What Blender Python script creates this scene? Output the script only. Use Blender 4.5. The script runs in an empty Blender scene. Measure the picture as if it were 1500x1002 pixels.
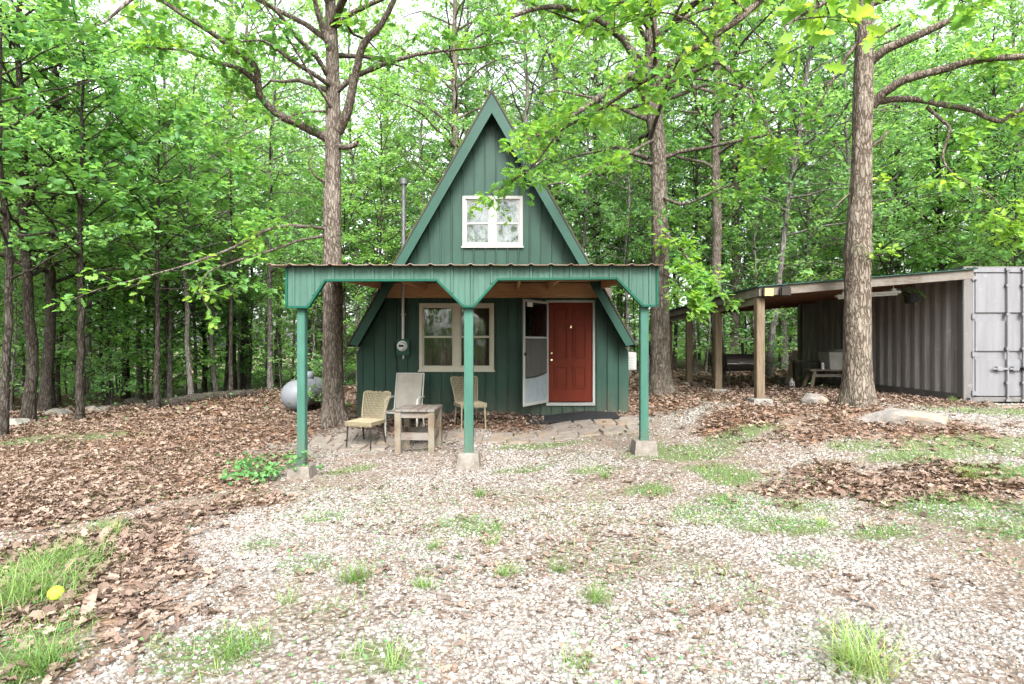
import bpy, math, random
import numpy as np
from mathutils import Vector, Matrix

R = math.radians
scene = bpy.context.scene
col = scene.collection

# ------------------------------------------------------------------ camera, sky, sun, exposure
F = 800.0                       # focal length in photo pixels (photo 1500 x 1002)
CAMZ = 1.7
cam = bpy.data.cameras.new("camera"); cam.sensor_width = 36.0; cam.lens = 36.0 * F / 1500.0
cam.clip_start = 0.05; cam.clip_end = 600
cam_o = bpy.data.objects.new("camera", cam); col.objects.link(cam_o)
cam_o.location = (0, 0, CAMZ); cam_o.rotation_euler = (R(90), 0, 0)
scene.camera = cam_o

SUN_EL, SUN_AZ = 43.0, 168.0    # a veiled sun high behind the camera
world = bpy.data.worlds.new("World"); scene.world = world; world.use_nodes = True
wn, wl = world.node_tree.nodes, world.node_tree.links
sky = wn.new("ShaderNodeTexSky"); sky.sky_type = 'NISHITA'; sky.sun_disc = False
sky.sun_elevation = R(SUN_EL); sky.sun_rotation = R(SUN_AZ); sky.dust_density = 4.0; sky.air_density = 1.0
hs = wn.new("ShaderNodeHueSaturation"); hs.inputs['Saturation'].default_value = 0.22   # thin white overcast
wl.new(sky.outputs[0], hs.inputs['Color']); wl.new(hs.outputs[0], wn['Background'].inputs['Color'])
wn['Background'].inputs['Strength'].default_value = 0.15
sun = bpy.data.lights.new("sun", 'SUN'); sun.energy = 1.5; sun.angle = R(25); sun.color = (1.0, 0.96, 0.9)
sun_o = bpy.data.objects.new("sun", sun); col.objects.link(sun_o)
sd = Vector((math.sin(R(SUN_AZ)) * math.cos(R(SUN_EL)), math.cos(R(SUN_AZ)) * math.cos(R(SUN_EL)), math.sin(R(SUN_EL))))
sun_o.rotation_euler = sd.to_track_quat('Z', 'Y').to_euler()
scene.view_settings.view_transform = 'Standard'; scene.view_settings.look = 'None'
scene.view_settings.exposure = 2.35; scene.view_settings.gamma = 1
cy = scene.cycles
cy.max_bounces = 12; cy.diffuse_bounces = 7; cy.glossy_bounces = 3; cy.transmission_bounces = 6
cy.transparent_max_bounces = 8; cy.use_denoising = True; cy.caustics_reflective = False; cy.caustics_refractive = False

# ------------------------------------------------------------------ helpers
def P(px, py, Y):
    return np.array(((px - 750.0) * Y / F, Y, CAMZ - (py - 501.0) * Y / F))

def lattice(ix, iy, seed):
    n = (ix.astype(np.int64) * 374761393 + iy.astype(np.int64) * 668265263 + seed * 974711) & 0xffffffff
    n = ((n ^ (n >> 13)) * 1274126177) & 0xffffffff
    return ((n ^ (n >> 16)) & 0xffff) / 65535.0

def vnoise(x, y, seed=0):
    x = np.asarray(x, float); y = np.asarray(y, float)
    ix, iy = np.floor(x), np.floor(y); fx, fy = x - ix, y - iy
    fx = fx * fx * (3 - 2 * fx); fy = fy * fy * (3 - 2 * fy)
    a, b = lattice(ix, iy, seed), lattice(ix + 1, iy, seed)
    c, d = lattice(ix, iy + 1, seed), lattice(ix + 1, iy + 1, seed)
    return (a * (1 - fx) + b * fx) * (1 - fy) + (c * (1 - fx) + d * fx) * fy

def fbm(x, y, seed=0, o=3):
    s = 0; a = 0.5; t = 0
    for i in range(o):
        s = s + a * vnoise(x * 2 ** i, y * 2 ** i, seed + i); t += a; a *= 0.5
    return s / t

GP = np.array([
    (0, 0, 0), (0, 3, -.02), (-3, 3, -.06), (3, 3, .02), (-6, 5, -.14), (5, 5, .12), (0, 5.5, -.1), (-3, 5.5, -.16), (2.5, 5.5, .0),
    (-3.09, 7.9, -.27), (-.64, 7.9, -.14), (1.95, 7.9, .05), (-2, 9, -.12), (0, 9.3, .0), (2, 9.3, .13), (-4.2, 9.3, -.16),
    (-3.2, 11, .1), (-.4, 11.1, .18), (2.4, 11, .27), (-3, 14, .12), (2.5, 14, .35), (-.4, 17, .3),
    (8.7, 10.2, .52), (8.5, 16, .52), (6.0, 9.5, .62), (4.6, 10.2, .57), (4.55, 12.3, .57), (4.55, 14.3, .54), (3.4, 12.4, .5),
    (6, 12, .56), (6, 8.4, .44), (9, 8, .47), (10, 6, .3), (6, 6.5, .24), (13, 10, .55), (20, 12, .6), (12, 18, .6),
    (-5, 12.6, .04), (-6, 9, -.28), (-9, 9, -.38), (-8, 13, -.16), (-11.7, 14, -.24), (-8, 18, -.02), (-4, 18, .15), (-14, 10, -.45), (-18, 7, -.6),
    (-14, 20, -.9), (-10, 24, -.9), (-25, 35, -2.2), (-5, 32, -.3), (0, 24, .4), (6, 24, .5), (12, 30, .6), (30, 30, .8), (0, 60, 0), (-40, 60, -2.5), (40, 60, .8),
    (-20, -10, 0), (20, -10, 0), (0, -20, 0), (-60, 0, -1), (60, 0, .5)], float)

def gz(x, y):
    x = np.asarray(x, float); y = np.asarray(y, float)
    s = np.zeros(np.broadcast(x, y).shape); w = s.copy()
    for a, b, c in GP:
        k = 1.0 / ((x - a) ** 2 + (y - b) ** 2 + 0.35) ** 2
        s = s + k * c; w = w + k
    return s / w + (fbm(x * .9, y * .9, 5, 3) - .5) * 0.07

def G(px, py):
    """where the line through a photo pixel meets the ground"""
    Y = np.linspace(1.5, 60, 1200); X = (px - 750) * Y / F; Z = CAMZ - (py - 501) * Y / F
    k = np.argmax(Z - gz(X, Y) < 0)
    if k == 0: k = len(Y) - 1
    return float(X[k]), float(Y[k]), float(gz(X[k], Y[k]))

def mesh_np(name, V, faces, mat, parent=None, attrs=None, smooth=False):
    """faces: list of (n,k) index arrays"""
    V = np.asarray(V, np.float32)
    me = bpy.data.meshes.new(name)
    me.vertices.add(len(V)); me.vertices.foreach_set('co', V.ravel())
    faces = [np.asarray(f, np.int32) for f in faces if len(f)]
    loops = np.concatenate([f.ravel() for f in faces])
    tot = np.concatenate([np.full(len(f), f.shape[1], np.int32) for f in faces])
    st = np.concatenate(([0], np.cumsum(tot)[:-1])).astype(np.int32)
    me.loops.add(len(loops)); me.loops.foreach_set('vertex_index', loops)
    me.polygons.add(len(tot)); me.polygons.foreach_set('loop_start', st); me.polygons.foreach_set('loop_total', tot)
    if smooth: me.polygons.foreach_set('use_smooth', np.ones(len(tot), bool))
    for k, v in (attrs or {}).items():
        a = me.attributes.new(k, 'FLOAT', 'POINT'); a.data.foreach_set('value', np.asarray(v, np.float32))
    me.update(calc_edges=True); me.validate()
    if mat: me.materials.append(mat)
    o = bpy.data.objects.new(name, me); col.objects.link(o)
    if parent: o.parent = parent
    return o

class MB:
    """collects simple solids and links them as one mesh"""
    def __init__(s): s.v = []; s.f = []
    def add(s, V, Fc):
        n = len(s.v); s.v += [tuple(map(float, p)) for p in V]; s.f += [tuple(int(i) + n for i in f) for f in Fc]
        return s
    def box(s, x0, x1, y0, y1, z0, z1, M=None):
        V = [(x, y, z) for x in (x0, x1) for y in (y0, y1) for z in (z0, z1)]
        if M is not None: V = [M @ Vector(p) for p in V]
        return s.add(V, [(0, 1, 3, 2), (4, 6, 7, 5), (0, 4, 5, 1), (2, 3, 7, 6), (0, 2, 6, 4), (1, 5, 7, 3)])
    def prism(s, pts, y0, y1, axis='y'):
        """polygon in x,z extruded along y (axis y), in y,z along x (axis x), in x,y along z (axis z)"""
        n = len(pts)
        if axis == 'y': V = [(a, y0, b) for a, b in pts] + [(a, y1, b) for a, b in pts]
        elif axis == 'x': V = [(y0, a, b) for a, b in pts] + [(y1, a, b) for a, b in pts]
        else: V = [(a, b, y0) for a, b in pts] + [(a, b, y1) for a, b in pts]
        Fc = [tuple(range(n)), tuple(range(2 * n - 1, n - 1, -1))] + [(i, i + n, (i + 1) % n + n, (i + 1) % n) for i in range(n)]
        return s.add(V, Fc)
    def bar(s, a, b, w, h=None, up=(0, 0, 1)):
        """rectangular bar from a to b"""
        a = Vector(a); b = Vector(b); h = h or w; d = (b - a).normalized(); u = Vector(up)
        if abs(d.dot(u)) > .95: u = Vector((0, 1, 0))
        r = d.cross(u).normalized(); u = r.cross(d)
        V = []
        for p in (a, b):
            for i, j in ((-1, -1), (1, -1), (1, 1), (-1, 1)): V.append(p + r * (i * w / 2) + u * (j * h / 2))
        return s.add(V, [(3, 2, 1, 0), (4, 5, 6, 7), (0, 1, 5, 4), (1, 2, 6, 5), (2, 3, 7, 6), (3, 0, 4, 7)])
    def tube(s, pts, rad, sides=10, cap=True):
        V, Q = tube_np(np.array(pts, float), rad, sides)
        n = len(s.v); s.add(V, Q)
        if cap:
            m = len(pts); s.f.append(tuple(n + i for i in range(sides))[::-1]); s.f.append(tuple(n + (m - 1) * sides + i for i in range(sides)))
        return s
    def build(s, name, mat, parent=None, bevel=0.0, smooth=False):
        me = bpy.data.meshes.new(name); me.from_pydata(s.v, [], s.f); me.update()
        if mat: me.materials.append(mat)
        import bmesh
        bm = bmesh.new(); bm.from_mesh(me)
        bmesh.ops.recalc_face_normals(bm, faces=bm.faces)
        if bevel: bmesh.ops.bevel(bm, geom=list(bm.edges), offset=bevel, segments=2, affect='EDGES', clamp_overlap=True)
        bm.to_mesh(me); bm.free()
        if smooth:
            for p in me.polygons: p.use_smooth = True
        o = bpy.data.objects.new(name, me); col.objects.link(o)
        if parent: o.parent = parent
        return o

def tube_np(pts, rad, sides=8, rough=0.0, rng=None, flute=None):
    pts = np.asarray(pts, float); n = len(pts); rad = np.broadcast_to(np.asarray(rad, float), (n,))
    t = np.gradient(pts, axis=0); t /= np.linalg.norm(t, axis=1)[:, None] + 1e-9
    ref = np.array((0., 0., 1.)) if abs(t[0][2]) < .8 else np.array((1., 0., 0.))
    u = np.cross(ref, t); u /= np.linalg.norm(u, axis=1)[:, None] + 1e-9
    w = np.cross(t, u)
    a = np.linspace(0, 2 * np.pi, sides, endpoint=False)
    rr = rad[:, None] * np.ones((1, sides))
    if flute is not None: rr = rr * flute
    elif rough: rr = rr * (1 + rough * (rng.random((n, sides)) - .5))
    V = pts[:, None, :] + rr[..., None] * (np.cos(a)[None, :, None] * u[:, None, :] + np.sin(a)[None, :, None] * w[:, None, :])
    i = np.arange(n - 1)[:, None] * sides; j = np.arange(sides)[None, :]; k = (j + 1) % sides
    Q = np.stack((i + j, i + k, i + sides + k, i + sides + j), -1).reshape(-1, 4)
    return V.reshape(-1, 3), Q

def thing(name, label, cat, loc=(0, 0, 0), rz=0.0, group=None):
    o = bpy.data.objects.new(name, None); col.objects.link(o); o.empty_display_size = .1
    o.location = loc; o.rotation_euler = (0, 0, rz); o['label'] = label; o['category'] = cat
    if group: o['group'] = group
    return o
def tag(o, label, cat, group=None, kind=None):
    o['label'] = label; o['category'] = cat
    if group: o['group'] = group
    if kind: o['kind'] = kind
    return o
def struct(o): o['kind'] = 'structure'; return o
def copy_tree(o, parent=None):
    c = o.copy(); col.objects.link(c); c.parent = parent
    for ch in KIDS.get(o.name, []): copy_tree(ch, c)
    return c
KIDS = {}

# ------------------------------------------------------------------ materials
def new_mat(name):
    m = bpy.data.materials.new(name); m.use_nodes = True
    nt = m.node_tree; return m, nt.nodes, nt.links, nt.nodes['Principled BSDF']
def coords(n, l, scale, kind='Object'):
    t = n.new('ShaderNodeTexCoord'); mp = n.new('ShaderNodeMapping'); mp.inputs['Scale'].default_value = scale
    l.new(t.outputs[kind], mp.inputs['Vector']); return mp.outputs[0]
def noise(n, l, vec, scale=5, detail=4, rough=.6):
    t = n.new('ShaderNodeTexNoise'); t.inputs['Scale'].default_value = scale; t.inputs['Detail'].default_value = detail; t.inputs['Roughness'].default_value = rough
    if vec is not None: l.new(vec, t.inputs['Vector'])
    return t.outputs['Fac']
def ramp(n, l, fac, stops):
    r = n.new('ShaderNodeValToRGB'); e = r.color_ramp.elements
    while len(e) < len(stops): e.new(.5)
    for el, (p, c) in zip(e, stops): el.position = p; el.color = (*c, 1)
    l.new(fac, r.inputs['Fac']); return r.outputs['Color']
def mixc(n, l, fac, a, b, mode='MIX'):
    m = n.new('ShaderNodeMix'); m.data_type = 'RGBA'; m.blend_type = mode
    for sock, v in ((m.inputs['Factor'], fac), (m.inputs['A'], a), (m.inputs['B'], b)):
        pass
    fi, ai, bi = m.inputs[0], m.inputs[6], m.inputs[7]
    for sock, v in ((fi, fac), (ai, a), (bi, b)):
        if hasattr(v, 'is_linked'): l.new(v, sock)
        elif isinstance(v, (int, float)): sock.default_value = v
        else: sock.default_value = (*v, 1)
    return m.outputs[2]
def bump(n, l, h, strength=.3, dist=.02, prev=None):
    b = n.new('ShaderNodeBump'); b.inputs['Strength'].default_value = strength; b.inputs['Distance'].default_value = dist
    l.new(h, b.inputs['Height'])
    if prev is not None: l.new(prev, b.inputs['Normal'])
    return b.outputs[0]
def m_plain(name, c, rough=.5, metal=0, var=.25, scale=6, bmp=.08, c2=None, spec=.13, stretch=(1, 1, 1), lo=.35, hi=.7):
    m, n, l, b = new_mat(name)
    v = coords(n, l, stretch); f = noise(n, l, v, scale, 6, .65)
    c2 = c2 or tuple(x * (1 - var) for x in c)
    l.new(ramp(n, l, f, [(lo, c2), (hi, c)]), b.inputs['Base Color'])
    b.inputs['Roughness'].default_value = rough; b.inputs['Metallic'].default_value = metal; b.inputs['Specular IOR Level'].default_value = spec
    if bmp: l.new(bump(n, l, noise(n, l, v, scale * 6, 4), bmp, .01), b.inputs['Normal'])
    return m
def m_wood(name, c1, c2, axis='x', grey=None):
    m, n, l, b = new_mat(name)
    st = {'x': (1.2, 14, 14), 'y': (14, 1.2, 14), 'z': (14, 14, 1.2)}[axis]
    v = coords(n, l, st); f = noise(n, l, v, 3.0, 7, .7)
    c = ramp(n, l, f, [(.3, c1), (.7, c2)])
    if grey:
        g = noise(n, l, coords(n, l, (1, 1, 1)), 3, 5)
        gr = ramp(n, l, g, [(.4, (0, 0, 0)), (.62, (1, 1, 1))]); c = mixc(n, l, gr, c, grey)
    l.new(c, b.inputs['Base Color']); b.inputs['Roughness'].default_value = .8; b.inputs['Specular IOR Level'].default_value = .2
    l.new(bump(n, l, f, .5, .01), b.inputs['Normal']); return m
def m_bark(name, c1, c2, c3, sc=1.0, plates=True):
    m, n, l, b = new_mat(name)
    v = coords(n, l, (9 * sc, 9 * sc, 2.1 * sc)); v2 = coords(n, l, (1, 1, 1))
    dn = n.new('ShaderNodeTexNoise'); dn.inputs['Scale'].default_value = 2.2; dn.inputs['Detail'].default_value = 4; l.new(v, dn.inputs['Vector'])
    wv = n.new('ShaderNodeVectorMath'); wv.operation = 'MULTIPLY_ADD'; l.new(dn.outputs['Color'], wv.inputs[0]); wv.inputs[1].default_value = (.9, .9, .9); l.new(v, wv.inputs[2])
    vo = n.new('ShaderNodeTexVoronoi'); vo.feature = 'DISTANCE_TO_EDGE'; vo.inputs['Scale'].default_value = 2.3; l.new(wv.outputs[0], vo.inputs['Vector'])
    f1 = ramp(n, l, vo.outputs['Distance'], [(.0, (0, 0, 0)), (.2, (1, 1, 1))])
    f2 = noise(n, l, v, 4, 8, .75)
    h = mixc(n, l, .55, f1, f2)
    c = ramp(n, l, h, [(.2, c1), (.5, c2), (.85, c3)])
    li = noise(n, l, v2, 3.5, 4); lr = ramp(n, l, li, [(.52, (0, 0, 0)), (.68, (.55, .55, .55))])
    c = mixc(n, l, lr, c, tuple(x * 1.25 for x in c3))
    mo = noise(n, l, v2, 1.7, 5, .65); mr = ramp(n, l, mo, [(.56, (0, 0, 0)), (.7, (.55, .55, .55))]); c = mixc(n, l, mr, c, (.05, .062, .03))
    l.new(c, b.inputs['Base Color']); b.inputs['Roughness'].default_value = .95; b.inputs['Specular IOR Level'].default_value = .1
    l.new(bump(n, l, h, 1.0, .035), b.inputs['Normal']); return m
def m_leaf(name, dark, mid, light, trans=.45, tgain=1.7, rough=.5, spec=.25):
    m, n, l, b = new_mat(name)
    at = n.new('ShaderNodeAttribute'); at.attribute_name = 'tint'
    oi = n.new('ShaderNodeObjectInfo')
    ad = n.new('ShaderNodeMath'); ad.operation = 'MULTIPLY_ADD'; l.new(oi.outputs['Random'], ad.inputs[0]); ad.inputs[1].default_value = .56; l.new(at.outputs['Fac'], ad.inputs[2])
    sb = n.new('ShaderNodeMath'); sb.operation = 'SUBTRACT'; l.new(ad.outputs[0], sb.inputs[0]); sb.inputs[1].default_value = .28
    c = ramp(n, l, sb.outputs[0], [(0, dark), (.5, mid), (1, light)])
    l.new(c, b.inputs['Base Color']); b.inputs['Roughness'].default_value = rough; b.inputs['Specular IOR Level'].default_value = spec
    tr = n.new('ShaderNodeBsdfTranslucent')
    tc = mixc(n, l, 1.0, c, (tgain * 1.1, tgain, tgain * .55), 'MULTIPLY'); l.new(tc, tr.inputs['Color'])
    mx = n.new('ShaderNodeMixShader'); mx.inputs[0].default_value = trans
    l.new(b.outputs[0], mx.inputs[1]); l.new(tr.outputs[0], mx.inputs[2])
    l.new(mx.outputs[0], n['Material Output'].inputs['Surface']); return m

GREEN = (.023, .053, .041)
M = {}
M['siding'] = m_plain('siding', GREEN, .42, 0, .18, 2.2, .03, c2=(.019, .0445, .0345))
def dirty(m, z0, z1, c):
    n, l = m.node_tree.nodes, m.node_tree.links; b = n['Principled BSDF']; src = b.inputs['Base Color'].links[0].from_socket
    t = n.new('ShaderNodeTexCoord'); s_ = n.new('ShaderNodeSeparateXYZ'); l.new(t.outputs['Object'], s_.inputs[0])
    nz = noise(n, l, coords(n, l, (3, 3, 1.2)), 3, 6, .7)
    mr = n.new('ShaderNodeMapRange'); mr.inputs[1].default_value = z0; mr.inputs[2].default_value = z1; mr.inputs[3].default_value = 1; mr.inputs[4].default_value = 0; l.new(s_.outputs[2], mr.inputs[0])
    mu = n.new('ShaderNodeMath'); mu.operation = 'MULTIPLY'; mu.use_clamp = True; l.new(mr.outputs[0], mu.inputs[0])
    r = ramp(n, l, nz, [(.35, (0, 0, 0)), (.75, (1, 1, 1))]); l.new(r, mu.inputs[1])
    f2 = ramp(n, l, noise(n, l, coords(n, l, (5, 5, .35)), 1.6, 5, .7), [(.35, (.82, .82, .82)), (.7, (1.15, 1.15, 1.15))])
    c1 = mixc(n, l, 1.0, src, f2, 'MULTIPLY'); l.new(mixc(n, l, mu.outputs[0], c1, c), b.inputs['Base Color'])
dirty(M['siding'], .15, .85, (.085, .068, .05))
M['trim'] = m_plain('trim', (0.01939, 0.05386, 0.04093), .4, 0, .12, 3, .03)
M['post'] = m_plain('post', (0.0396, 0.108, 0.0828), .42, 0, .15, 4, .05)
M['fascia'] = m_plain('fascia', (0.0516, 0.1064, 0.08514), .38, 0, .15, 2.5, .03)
dirty(M['post'], -.1, .6, (.10, .085, .062)); dirty(M['fascia'], -9, -8, (0, 0, 0))
M['fascia_edge'] = m_plain('fascia_edge', (0.00672, 0.0616, 0.0392), .35, 0, .12, 3, .02)
M['roof'] = m_plain('roof', (.032, .036, .03), .7, 0, .4, 5, .1, c2=(.05, .034, .024))
M['porch_roof'] = m_plain('porch_roof', (.30, .25, .22), .5, .3, .4, 7, .08, c2=(.2, .11, .07))
M['wood_x'] = m_wood('wood_x', (.22, .125, .065), (.42, .265, .15), 'x')
M['wood_y'] = m_wood('wood_y', (.22, .125, .065), (.40, .25, .14), 'y')
M['ply'] = m_wood('ply', (.28, .17, .095), (.45, .29, .17), 'x')
M['old_x'] = m_wood('old_x', (0.06336, 0.04896, 0.03744), (0.1555, 0.1267, 0.1037), 'x', grey=(0.144, 0.1325, 0.121))
M['old_y'] = m_wood('old_y', (0.0594, 0.0432, 0.0324), (0.1296, 0.1026, 0.0837), 'y', grey=(0.135, 0.1242, 0.1134))
M['old_z'] = m_wood('old_z', (0.0702, 0.0513, 0.0324), (0.1458, 0.1134, 0.081), 'z', grey=(0.1458, 0.1296, 0.1026))
M['post_wood'] = m_wood('post_wood', (0.06, 0.044, 0.0264), (0.152, 0.116, 0.08), 'z')
M['beam_x'] = m_wood('beam_x', (0.06, 0.048, 0.0376), (0.144, 0.1184, 0.096), 'x', grey=(0.128, 0.12, 0.108))
M['beam_y'] = m_wood('beam_y', (.075, .06, .047), (.18, .148, .12), 'y', grey=(.16, .15, .135))
M['brown_y'] = m_wood('brown_y', (0.09, 0.045, 0.02625), (0.18, 0.1013, 0.06375), 'y')
M['dark_wood'] = m_wood('dark_wood', (.03, .024, .018), (.09, .07, .05), 'x')
M['white'] = m_plain('white', (0.257, 0.2558, 0.2448), .45, 0, .08, 5, .02)
M['cream'] = m_plain('cream', (0.4, 0.38, 0.32), .5, 0, .1, 5, .02)
M['alu'] = m_plain('alu', (0.308, 0.3136, 0.3136), .35, .6, .12, 6, .02)
M['concrete'] = m_plain('concrete', (0.198, 0.18, 0.162), .9, 0, .4, 7, .3, c2=(0.108, 0.0945, 0.0792))
M['black'] = m_plain('black', (.018, .018, .02), .45, 0, .4, 10, .1)
M['black_metal'] = m_plain('black_metal', (.02, .021, .023), .38, .3, .5, 6, .08, c2=(.035, .025, .02))
M['galv'] = m_plain('galv', (.42, .43, .43), .4, .5, .25, 8, .05)
M['pipe'] = m_plain('pipe', (.17, .175, .175), .5, .4, .4, 8, .05)
M['meter_green'] = m_plain('meter_green', (.022, .07, .055), .45, 0, .2, 6, .03)
M['brass'] = m_plain('brass', (.75, .62, .38), .25, .9, .1, 8, 0)
M['mat'] = m_plain('mat', (.025, .026, .028), .9, 0, .4, 40, .4)
M['dial'] = m_plain('dial', (.62, .64, .64), .3, .2, .45, 30, 0)
M['plastic_white'] = m_plain('plastic_white', (0.504, 0.504, 0.49), .35, 0, .06, 6, 0)
M['tank'] = m_plain('tank', (0.1496, 0.1598, 0.1768), .42, .1, .3, 4, .05, c2=(0.136, 0.136, 0.1428), lo=.25, hi=.45)
M['sling'] = m_plain('sling', (0.288, 0.272, 0.24), .9, 0, .2, 3, .2, c2=(0.216, 0.2, 0.176))
M['chair_frame'] = m_plain('chair_frame', (0.364, 0.364, 0.336), .45, 0, .15, 8, .03)
M['ball'] = m_plain('ball', (.45, .68, .06), .6, 0, .2, 12, .2)
M['hanging_green'] = m_plain('hanging_green', (.12, .2, .08), .8, 0, .6, 9, .4, c2=(.02, .025, .02))
M['gray_tub'] = m_plain('gray_tub', (.30, .30, .28), .6, 0, .25, 4, .05)
M['lamp_yellow'] = m_plain('lamp_yellow', (0.44, 0.336, 0.128), .4, 0, .2, 6, .02)

def m_door():
    m, n, l, b = new_mat('red_door')
    f = noise(n, l, coords(n, l, (14, 14, 1)), 4, 6)
    l.new(ramp(n, l, f, [(.3, (.07, .0098, .0036)), (.7, (.096, .0145, .0058))]), b.inputs['Base Color']); b.inputs['Roughness'].default_value = .55; b.inputs['Specular IOR Level'].default_value = .12
    l.new(bump(n, l, f, .1, .004), b.inputs['Normal']); return m
M['door'] = m_door()
def m_glass(name, tint=(.9, .95, .93), refl=.5, op=.25, body=(.02, .02, .018)):
    """window pane: see-through with a reflection that follows the viewing angle"""
    m, n, l, b = new_mat(name)
    gl = n.new('ShaderNodeBsdfGlossy'); gl.inputs['Roughness'].default_value = .03; gl.inputs['Color'].default_value = (.95, .97, 1, 1)
    tr = n.new('ShaderNodeBsdfTransparent'); tr.inputs['Color'].default_value = (*tint, 1)
    fr = n.new('ShaderNodeFresnel'); fr.inputs['IOR'].default_value = 1.5
    ad = n.new('ShaderNodeMath'); ad.operation = 'ADD'; ad.use_clamp = True; l.new(fr.outputs[0], ad.inputs[0]); ad.inputs[1].default_value = refl
    mx = n.new('ShaderNodeMixShader'); l.new(ad.outputs[0], mx.inputs[0]); l.new(tr.outputs[0], mx.inputs[1]); l.new(gl.outputs[0], mx.inputs[2])
    l.new(bump(n, l, noise(n, l, coords(n, l, (1, 1, 1)), 2.0, 2), .12, .02), gl.inputs['Normal'])
    l.new(mx.outputs[0], n['Material Output'].inputs['Surface']); return m
M['glass'] = m_glass('glass', refl=-.01)
M['glass_up'] = m_glass('glass_up', refl=.0)
def m_mesh_screen(name, c, op):
    m, n, l, b = new_mat(name); b.inputs['Base Color'].default_value = (*c, 1); b.inputs['Roughness'].default_value = .8
    tr = n.new('ShaderNodeBsdfTransparent'); mx = n.new('ShaderNodeMixShader'); mx.inputs[0].default_value = op
    l.new(tr.outputs[0], mx.inputs[1]); l.new(b.outputs[0], mx.inputs[2]); l.new(mx.outputs[0], n['Material Output'].inputs['Surface']); return m
M['screen'] = m_mesh_screen('screen', (.06, .06, .05), .62)
M['kick'] = m_plain('kick', (0.2, 0.232, 0.248), .5, .1, .2, 8, .03)
M['curtain'] = m_plain('curtain', (0.12, 0.09375, 0.075), .9, 0, .5, 2.5, .1, stretch=(6, 1, .4))
M['lace'] = m_plain('lace', (0.2232, 0.2232, 0.2176), .9, 0, .6, 5, .3, c2=(0.0837, 0.0865, 0.0837), stretch=(1.5, 1, 1.2), lo=.42, hi=.56)
M['inside'] = m_plain('inside', (.10, .08, .07), .9)
def m_wicker(name, c1, c2):
    m, n, l, b = new_mat(name)
    v = coords(n, l, (1, 1, 1)); f = noise(n, l, v, 22, 4); w = n.new('ShaderNodeTexWave'); w.wave_type = 'BANDS'; w.bands_direction = 'Z'; w.inputs['Scale'].default_value = 28; w.inputs['Distortion'].default_value = 1.5
    l.new(v, w.inputs['Vector'])
    h = mixc(n, l, .5, f, w.outputs['Fac'])
    l.new(ramp(n, l, h, [(.25, c1), (.6, c2)]), b.inputs['Base Color']); b.inputs['Roughness'].default_value = .6
    l.new(bump(n, l, h, .6, .008), b.inputs['Normal']); return m
M['wicker'] = m_wicker('wicker', (0.1053, 0.08284, 0.04633), (0.2387, 0.2071, 0.1334))
def m_container(name, c, stain, amount):
    m, n, l, b = new_mat(name)
    v = coords(n, l, (5, 5, .45)); f = noise(n, l, v, 2.0, 6, .7); g = noise(n, l, coords(n, l, (1, 1, 1)), 6, 6, .7)
    cc = ramp(n, l, f, [(.35, stain), (.65, c)])
    s = ramp(n, l, g, [(.60, (0, 0, 0)), (.72, (amount,) * 3)]); cc = mixc(n, l, s, cc, (.32, .31, .31))
    r = noise(n, l, coords(n, l, (2, 2, 1.0)), 9, 5, .8); rr = ramp(n, l, r, [(.68, (0, 0, 0)), (.75, (.8, .8, .8))]); cc = mixc(n, l, rr, cc, (.13, .07, .045))
    l.new(cc, b.inputs['Base Color']); b.inputs['Roughness'].default_value = .6; return m
M['cont_side'] = m_container('cont_side', (0.246, 0.234, 0.24), (0.144, 0.1344, 0.1272), .8)
M['cont_frame'] = m_container('cont_frame', (0.0992, 0.09424, 0.093), (0.0682, 0.06324, 0.06076), .3)
M['cont_door'] = m_container('cont_door', (0.1214, 0.1227, 0.1345), (0.09512, 0.09512, 0.1017), .3)
def m_rock(name, c1, c2):
    m, n, l, b = new_mat(name); v = coords(n, l, (1, 1, 1)); f = noise(n, l, v, 5, 8, .7)
    g = noise(n, l, v, 2.2, 3); c = ramp(n, l, f, [(.3, c1), (.65, c2)]); c = mixc(n, l, ramp(n, l, g, [(.5, (0, 0, 0)), (.68, (.7, .7, .7))]), c, (.2, .14, .085))
    l.new(c, b.inputs['Base Color']); b.inputs['Roughness'].default_value = .9; l.new(bump(n, l, f, .8, .04), b.inputs['Normal']); return m
M['rock'] = m_rock('rock', (0.08073, 0.06862, 0.05813), (0.2018, 0.1897, 0.1776))
M['rock_dull'] = m_rock('rock_dull', (.08, .075, .065), (.2, .195, .18))
M['paver'] = m_rock('paver', (.10, .083, .07), (.19, .165, .142))
M['bark_pale'] = m_bark('bark_pale', (0.0369, 0.02804, 0.0214), (0.107, 0.08487, 0.06642), (0.1993, 0.1734, 0.1439))
M['bark_oak'] = m_bark('bark_oak', (0.03395, 0.0264, 0.02112), (0.09807, 0.07921, 0.06488), (0.1811, 0.1584, 0.1358), 1.1)
M['bark_dark'] = m_bark('bark_dark', (0.01228, 0.01004, 0.007812), (0.03627, 0.02957, 0.02399), (0.07812, 0.06975, 0.06138), 1.0)
M['bark_grey'] = m_bark('bark_grey', (0.0425, 0.0374, 0.0323), (0.1105, 0.1003, 0.08925), (0.204, 0.1955, 0.1827), 1.2)
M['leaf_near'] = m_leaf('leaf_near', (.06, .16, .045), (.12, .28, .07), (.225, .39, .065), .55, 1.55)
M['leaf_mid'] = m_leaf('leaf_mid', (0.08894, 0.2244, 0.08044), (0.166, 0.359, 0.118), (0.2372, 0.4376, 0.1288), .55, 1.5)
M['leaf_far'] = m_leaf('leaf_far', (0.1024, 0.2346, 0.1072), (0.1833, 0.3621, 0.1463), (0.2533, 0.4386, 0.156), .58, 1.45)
M['needle'] = m_leaf('needle', (.02, .05, .015), (.035, .085, .025), (.06, .12, .035), .3, 1.4)
M['grass'] = m_leaf('grass', (.09, .16, .04), (.15, .27, .075), (.31, .36, .15), .4, 1.5)
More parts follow.
